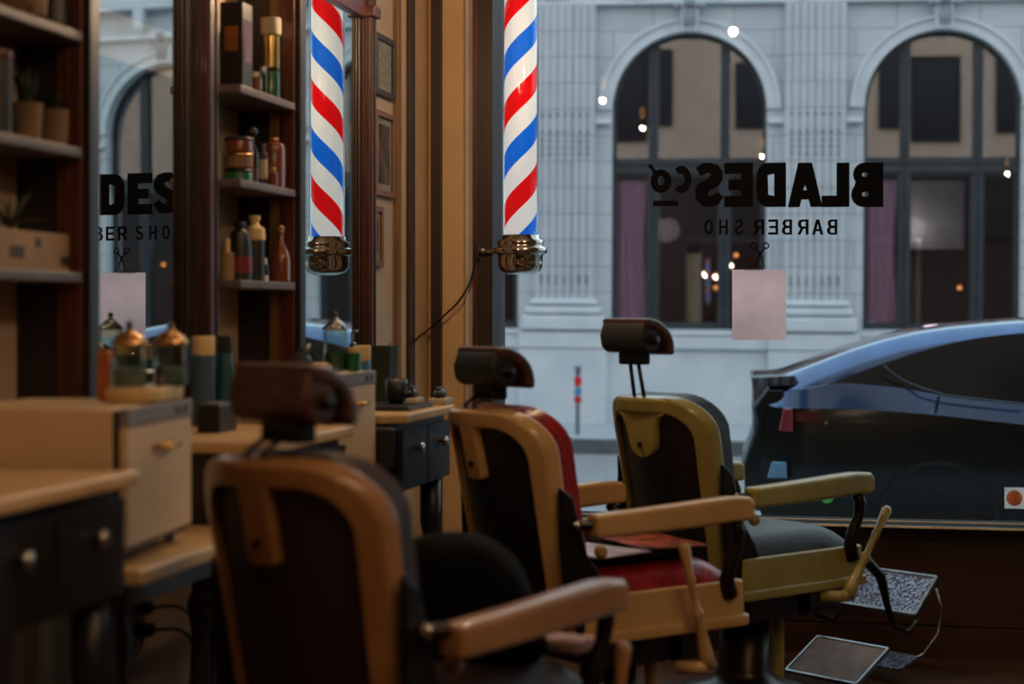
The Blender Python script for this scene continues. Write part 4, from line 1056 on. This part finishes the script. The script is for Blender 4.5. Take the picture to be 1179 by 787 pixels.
# lit back room panel and small cased opening seen through the right window
MB().box((cx-.5,1.4,zb_+1.3),(cx+.5,1.45,zt0-.05)).build('wall_panel', mat('grey_green_panel',(120,130,124),.8,scale=3), bld)
for w_ in (WL,WR,WR3):
    cx,hw,zs,zb_ = w_
    l = D.lights.new('room_fill','POINT'); l.energy = 20; l.color = (1,.86,.8); l.shadow_soft_size = .2  # unseen fill light added behind the panes to brighten curtain and room
    o = D.objects.new('room_fill', l); COL.objects.link(o); o.parent = bld; o.location = (cx-hw*.3,.95,zb_+1.6)
    for (fx,fz) in ((.35,.42),(.62,.75)):
        b = MB().ball((cx+fx*hw,1.2,zb_+fz*1.6),.035).build('far_lamp', M['streetbulb'], bld, smooth=True)
# fluted pilasters between windows
def fluted(px0, px1, label=None):
    s0,_ = fs(px0,250,-.2); s1,_ = fs(px1,250,-.2)
    return s0,s1
def pil(cx, w):
    zb1 = fs(795,345,-.2)[1]; x0=cx-w/2; x1=cx+w/2
    b = MB().box((x0,-.12,zb1),(x1,0,ztopc)); 
    nf = 8; d = w/nf
    for k in range(nf):
        c = x0+d*(k+.5)
        b.prism([(c-d*.28,-.12),(c+d*.28,-.12),(c+d*.22,-.148),(c-d*.22,-.148)], lambda p,k2: Vector((p[0],p[1],zb1+(ztopc-zb1)*k2)))
    P_ = b.build('pilaster', M['stone'], bld)
    bb = MB()
    for (yy) in (130,150,160,168,176,320,326):
        zz = fs(935,yy,-.15)[1]
        for k in range(nf-1): bb.ball((x0+d*(k+1),-.125,zz),.035,(.8,.6,1.2),6,5)
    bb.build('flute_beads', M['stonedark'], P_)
    bb = MB().box((x0-.06,-.20,zb1-.10),(x1+.06,0,zb1)).box((x0-.12,-.25,zb1-.24),(x1+.12,0,zb1-.12)).box((x0-.18,-.28,z381-.0),(x1+.18,0,zb1-.26))
    bb.build('pilaster_base', M['stoneplain'], P_, bevel=.03)
    MB().box((x0-.22,-.22,zfac-.1),(x1+.22,-.1,z405)).box((x0-.22,-.24,z405),(x1+.22,-.1,z381-.02)).build('pedestal', M['stoneplain'], P_, bevel=.02)
s0,s1 = fs(902,250,-.15)[0], fs(974,250,-.15)[0]
cxp = (s0+s1)/2; wp = s1-s0
for k in (-2,-1,0,1,2,3): pil(cxp+k*pitch, wp)

# parking meter on the far sidewalk
s_, _ = fs(665,490,-2.6); zg = zfac-.06
t = thing('parking_post','slim grey parking post with red and blue stickers on the far sidewalk','post'); t.matrix_world = street @ Matrix.Translation((s_,-2.6,zg+.01))
MB().lathe([(.09,0),(.09,.03),(.035,.05),(.03,.9),(.05,.92),(.05,1.02),(.03,1.06)], seg=14).build('pole', M['steel'], t)
MB().lathe([(.055,.74),(.055,.86)], seg=14).build('red_band', M['red'], t); MB().lathe([(.052,.6),(.052,.7)], seg=14).build('blue_band', M['brightblue'], t)
MB().lathe([(.054,.5),(.054,.58)], seg=14).build('red_band', M['red'], t)

# building on our side of the street (seen mirrored in the arched windows)
def outw(name, a, b_, m): return sbox(name, a, b_, m)
sbox('wall_exterior_upper', (-30,7.3,CZ+.1), (40,7.5,13), M['brick'])
sbox('trim_20', (-30,7.5,CZ+.1),(40,7.62,5.2), M['darkwood'])
sbox('wall_exterior_left', (-30,7.3,-.2), (-2.07,7.5,CZ+.1), M['sill'])
sbox('wall_exterior_right', (RX+.1,7.3,-.2), (40,7.5,CZ+.1), M['sill'])
nrm = (street.to_3x3() @ Vector((0,-1,0))).normalized()
P0 = street @ Vector((0,.24,0))
def refl_pt(px,py):
    """point on our own facade seen mirrored at a pixel of the far panes"""
    dx,dy = ray(px); d = Vector((dx,dy,-(py-HOR)/FPX))
    k = (P0-CAM).dot(nrm)/d.dot(nrm); q = CAM+d*k; r = d - 2*d.dot(nrm)*nrm
    k2 = (7.5-q.y)/r.y; return q+r*k2
n_ = 0
for (pa,pb,qa,qb) in ((690,742,40,160),(750,771,60,142),(850,905,75,145),(1015,1040,45,145),(1052,1102,68,160),(1150,1200,60,150)):
    a = refl_pt(pa,qb); c_ = refl_pt(pb,qa)
    x0,x1 = sorted((a.x,c_.x)); z0,z1 = sorted((a.z,c_.z)); n_ += 1
    o = MB().box((x0,7.49,z0),(x1,7.53,z1)).build('window_%d'%(n_+1), M['darkpane']); struct(o)
    MB().ring([(x0-.08,z0-.08),(x1+.08,z0-.08),(x1+.08,z1+.08),(x0-.08,z1+.08)],[(x0,z0),(x1,z0),(x1,z1),(x0,z1)], lambda p,k: Vector((p[0],7.5+.07*k,p[1]))).build('window_frame', M['jamb'], o)

# ================================================================== CAR
def ease(x): return max(0,min(1,x))
def interp(tab, x):
    if x <= tab[0][0]: return tab[0][1]
    for (a,b_),(c,d) in zip(tab, tab[1:]):
        if x <= c: return b_+(d-b_)*(x-a)/(c-a)
    return tab[-1][1]
CY = -16.35+.45   # near flank, street coords
def cp(px,py): return fs(px,py,CY)
X0 = cp(868,440)[0]
def tabpx(lst): return [(cp(px,py)[0]-X0, cp(px,py)[1]) for px,py in lst]
ROAD = -.40
roof = tabpx([(868,437),(885,437),(900,435),(940,420),(980,405),(1020,393),(1060,384),(1100,378),(1179,371)])
roof = [(0,roof[0][1])]+roof[1:]+[(2.4,roof[-1][1]+.02),(3.0,roof[-1][1]-.08),(3.7,roof[-1][1]-.50),(4.5,roof[-1][1]-.68),(4.75,roof[-1][1]-.95)]
gtop = tabpx([(962,440),(990,429),(1019,419),(1055,408),(1089,398),(1130,390),(1179,384)]); gtop += [(2.6,gtop[-1][1]+.0),(3.1,gtop[-1][1]-.15),(3.45,gtop[-1][1]-.42)]
gbot = tabpx([(962,441),(1000,443),(1038,447),(1089,456),(1179,465)]); gbot += [(2.6,gbot[-1][1]-.03),(3.45,gbot[-1][1]-.04)]
shl = tabpx([(868,463),(895,470),(911,470),(997,471),(1082,478),(1179,489)]); shl += [(3.,shl[-1][1]-.05),(4.7,shl[-1][1]-.15)]
car = thing('parked_car','dark blue hatchback car parked outside the shop window','car'); car.matrix_world = street @ Matrix.Translation((X0,CY,0))
xs = sorted(set([0,.02,.05,.1,.16,.22,.3,.4,.5,.6,.7,.8,.9,1.0,1.1,1.2,1.35,1.5,1.65,1.8,2.0,2.2,2.4,2.7,3.0,3.3,3.45,3.7,4.1,4.5,4.7,4.75]))
g0 = gtop[0][0]; g1 = 3.4
def section(x):
    zr_ = interp(roof,x); zs_ = min(interp(shl,x), zr_-.03)
    if x <= g0:
        f_ = (gbot[0][1]-interp(shl,g0))/(interp(roof,g0)-interp(shl,g0)); zb2 = zs_ + (zr_-zs_)*f_*.98; zt = zb2+.004
    elif x < g1: zt = interp(gtop,x); zb2 = interp(gbot,x)
    else: zt = zs_+(zr_-zs_)*.6; zb2 = zs_+(zr_-zs_)*.3
    inw = .0 + max(0,.14*(1-x/.35))**1 if x<.35 else (0 if x<4.2 else .25*(x-4.2)/.55)
    lo = ROAD+.22 + (.16 if x<.1 else 0)
    mid = ROAD+.5
    return [(inw+.04,lo),(inw+.0,mid),(inw+.0,zs_-.12),(inw+.02,zs_),(inw+.09,zb2),(inw+.09+.55*max(.02,zt-zb2),zt),(inw+.16+.5*max(.02,zt-zb2),zr_-.015),(inw+.30+.4*max(0,zt-zb2),zr_+.01),(.95,zr_+.03)]
def car_mesh(name, rows_wanted, m, cond=lambda x:True, parent=None, off=0.):
    b = MB()
    S = [(x,section(x)) for x in xs]
    for side in (0,1):
        grid = []
        for x,sec in S:
            grid.append([b.bm.verts.new((x, (y_ if side==0 else 1.9-y_)-(off if side==0 else -off), z_)) for (y_,z_) in sec])
        for i in range(len(S)-1):
            xm = (S[i][0]+S[i+1][0])/2
            if not cond(xm): continue
            for j in rows_wanted: b.bm.faces.new((grid[i][j],grid[i+1][j],grid[i+1][j+1],grid[i][j+1]))
    bmesh.ops.delete(b.bm, geom=[v for v in b.bm.verts if not v.link_faces], context='VERTS')
    return b.build(name, m, parent or car, smooth=True)
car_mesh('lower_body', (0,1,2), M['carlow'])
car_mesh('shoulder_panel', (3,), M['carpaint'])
car_mesh('roof_and_pillars', (5,6,7), M['carpaint'])
car_mesh('pillar_panel', (4,), M['carpaint'], lambda x: x<g0 or x>g1)
sg = car_mesh('side_glass', (4,), M['carglass'], lambda x: g0<x<g1)
# end caps
for xe in (0, 4.75):
    sec = section(xe); poly = [(y_,z_) for y_,z_ in sec]+[(1.9-y_,z_) for y_,z_ in sec[::-1]][1:]
    MB().prism(poly, lambda p,k: Vector((xe+.01*k*(1 if xe<1 else -1),p[0],p[1]))).build('rear_panel' if xe<1 else 'front_panel', M['plastic'] if xe<1 else M['carlow'], car)
# rear bumper with ribs
b = MB()
zt_ = interp(shl,0)-.02
prof = [(.08,zt_+.10),(-.0,zt_+.02),(.03,zt_-.12),(-.02,zt_-.3),(-.07,zt_-.42),(-.05,zt_-.62),(.06,zt_-.72)]
def bumper(y0,y1): 
    return lambda p,k: Vector((p[0],y0+(y1-y0)*k,p[1]))
b.prism(prof+[(.2,zt_-.72),(.2,zt_+.1)], bumper(.12,1.78)); b.build('rear_bumper', M['carlow'], car, bevel=.01)
b = MB()
for k in range(7):
    y_ = .05+.1*k
    b.tube([(.1-.006*k,y_,zt_+.12),(.0-.0*k,y_,zt_-.02),(.02,y_,zt_-.15),(-.035,y_,zt_-.33),(-.075,y_,zt_-.45)],[.01,.014,.012,.014,.01],6)
b.build('bumper_ribs', M['plastic'], car, smooth=True)
# spoiler
zsp = interp(roof,0)
MB().prism([(-.02,zsp+.01),(.28,zsp+.03),(.30,zsp-.04),(.10,zsp-.05),(.05,zsp-.16),(.0,zsp-.2),(-.0,zsp-.08)], lambda p,k: Vector((p[0],.14+1.62*k,p[1]))).build('spoiler', M['plastic'], car, bevel=.01)
# tail light near side
z1_ = cp(905,470)[1]; z2_ = cp(905,497)[1]
for sd in (0,1):
    f = (lambda y_: y_) if sd==0 else (lambda y_: 1.9-y_)
    a0 = cp(902,470)[0]-X0; a1 = cp(912,497)[0]-X0
    MB().prism([(a0,z1_),(a1,z1_),(a1+.005,z2_),(a0-.03,z2_+.01)], lambda p,k: Vector((p[0],f(-.022+.15*k),p[1]))).build('tail_light', M['tail'], car, bevel=.006)
    b0 = cp(916,474)[0]-X0; b1 = cp(943,485)[0]-X0; zz0 = cp(930,485)[1]; zz1 = cp(930,474)[1]
    MB().prism(rrect(b0,b1,zz0,zz1,.02,3), lambda p,k: Vector((p[0],f(-.008+.02*k),p[1]))).build('side_lens', M['taild'], car)
    c0 = cp(884,533)[0]-X0; c1_ = cp(906,548)[0]-X0; zc0 = cp(895,550)[1]; zc1 = cp(895,532)[1]
    MB().prism([(c0,zc0),(c1_,zc0),(c1_-.005,zc1),(c0+.03,zc1)], lambda p,k: Vector((p[0],f(-.02+.1*k),p[1]))).build('bumper_lit_patch', M['paleblue'], car, bevel=.005)  # patch painting the blue-lit part of the bumper
    # chrome line round the rear door glass
    pts = [(cp(px,py)[0]-X0, f(.03 if i>2 else .085), cp(px,py)[1]) for i,(px,py) in enumerate(((1019,421),(1028,430),(1042,439),(1062,447),(1089,455),(1130,460),(1179,465)))]
    MB().tube([Vector(p)+Vector((0,(-.012 if sd==0 else .012),0)) for p in pts], .007, 6).build('glass_trim', M['cartrim'], sg, smooth=True)
    # door shut line & handle
    MB().prism([(cp(1080,456)[0]-X0,cp(1080,456)[1]),(cp(1083,456)[0]-X0,cp(1080,456)[1]),(cp(1079,476)[0]-X0,cp(1080,477)[1]),(cp(1076,476)[0]-X0,cp(1080,477)[1])], lambda p,k: Vector((p[0],f(.045-.02*k),p[1]))).build('shut_line', M['black'], car)
    # wheels
    for wx in (cp(1080,590)[0]-X0, cp(1080,590)[0]-X0+2.85):
        if 1:
            wy = f(.13)
            mt = Matrix.Translation((wx,wy,ROAD+.36)) @ Matrix.Rotation(R(90),4,'X')
            wh = MB().lathe([(.22,-.11),(.34,-.11),(.36,-.08),(.36,.08),(.34,.115),(.24,.115)], seg=36, mtx=mt).build('wheel', M['tyre'], car, smooth=True)
            bb = MB().lathe([(.24,.09),(.25,.115),(.22,.1),(.05,.07),(.0001,.08)], seg=30, mtx=mt)
            bb.build('rim', M['darkmetal'], wh, smooth=True)
            MB().ring([(.40*math.cos(k*.2),.40*math.sin(k*.2)) for k in range(31)],[(.365*math.cos(k*.2),.365*math.sin(k*.2)) for k in range(31)], lambda p,k: Vector((wx+p[0],f(-.012+.1*k),ROAD+.36+p[1]))).build('wheel_arch', M['black'], car)

GROUPS = {'barber_chair':'barber chairs in a row','pendant_lamp':'bare bulb pendants','framed_picture':'pictures on the plaster wall',
 'vanity_desk':'vanity desks along the mirrors','low_counter':'low counters between the desks','towel_cabinet':'cream towel cabinets','wall_mirror':'wall mirrors',
 'shelf_unit':'wall shelf units','mahogany_pilaster':'mahogany pilasters','disinfectant_jar':'glass jars with pointed lids','potted_plant':'potted plants on the shelf',
 'pomade_tin':'stack of pomade tins','clipper_stand':'clippers on stands','magazine':'magazines on the chair seat','power_cable':'cables from the wall outlet'}
for o in list(COL.objects):
    k = o.name.split('.')[0]
    if o.parent is None and k in GROUPS: o['group'] = GROUPS[k]
# ================================================================== WORLD, CAMERA, VIEW
w = D.worlds.new('World'); bpy.context.scene.world = w; w.use_nodes = True; nt = w.node_tree
bg = nt.nodes['Background']; tc = nt.nodes.new('ShaderNodeTexCoord'); sp_ = nt.nodes.new('ShaderNodeSeparateXYZ')
nt.links.new(tc.outputs['Generated'], sp_.inputs[0])
mr = nt.nodes.new('ShaderNodeMapRange'); mr.inputs['From Min'].default_value = -.8; mr.inputs['From Max'].default_value = .3
nt.links.new(sp_.outputs['Y'], mr.inputs['Value'])
mx = nt.nodes.new('ShaderNodeMix'); mx.data_type = 'RGBA'
mx.inputs[6].default_value = (.46,.42,.46,1); mx.inputs[7].default_value = (.46,.57,.595,1)
nt.links.new(mr.outputs[0], mx.inputs[0]); nt.links.new(mx.outputs[2], bg.inputs[0]); bg.inputs[1].default_value = 3.9

cam = D.cameras.new('Camera'); co = D.objects.new('Camera', cam); COL.objects.link(co)
cam.sensor_width = 36; cam.lens = FPX/1179*36; cam.shift_y = -(393.5-HOR)/1179
co.location = (0,0,H); co.rotation_euler = (R(90),0,YAW)
cam.dof.use_dof = True; cam.dof.focus_distance = 7.6; cam.dof.aperture_fstop = 2.2
cam.clip_start = .05
sc = bpy.context.scene; sc.camera = co
sc.view_settings.view_transform = 'Standard'; sc.view_settings.exposure = 0; sc.view_settings.look = 'None'
sc.cycles.max_bounces = 10; sc.cycles.transparent_max_bounces = 12; sc.cycles.caustics_reflective = False; sc.cycles.caustics_refractive = False
sc.cycles.sample_clamp_indirect = 4
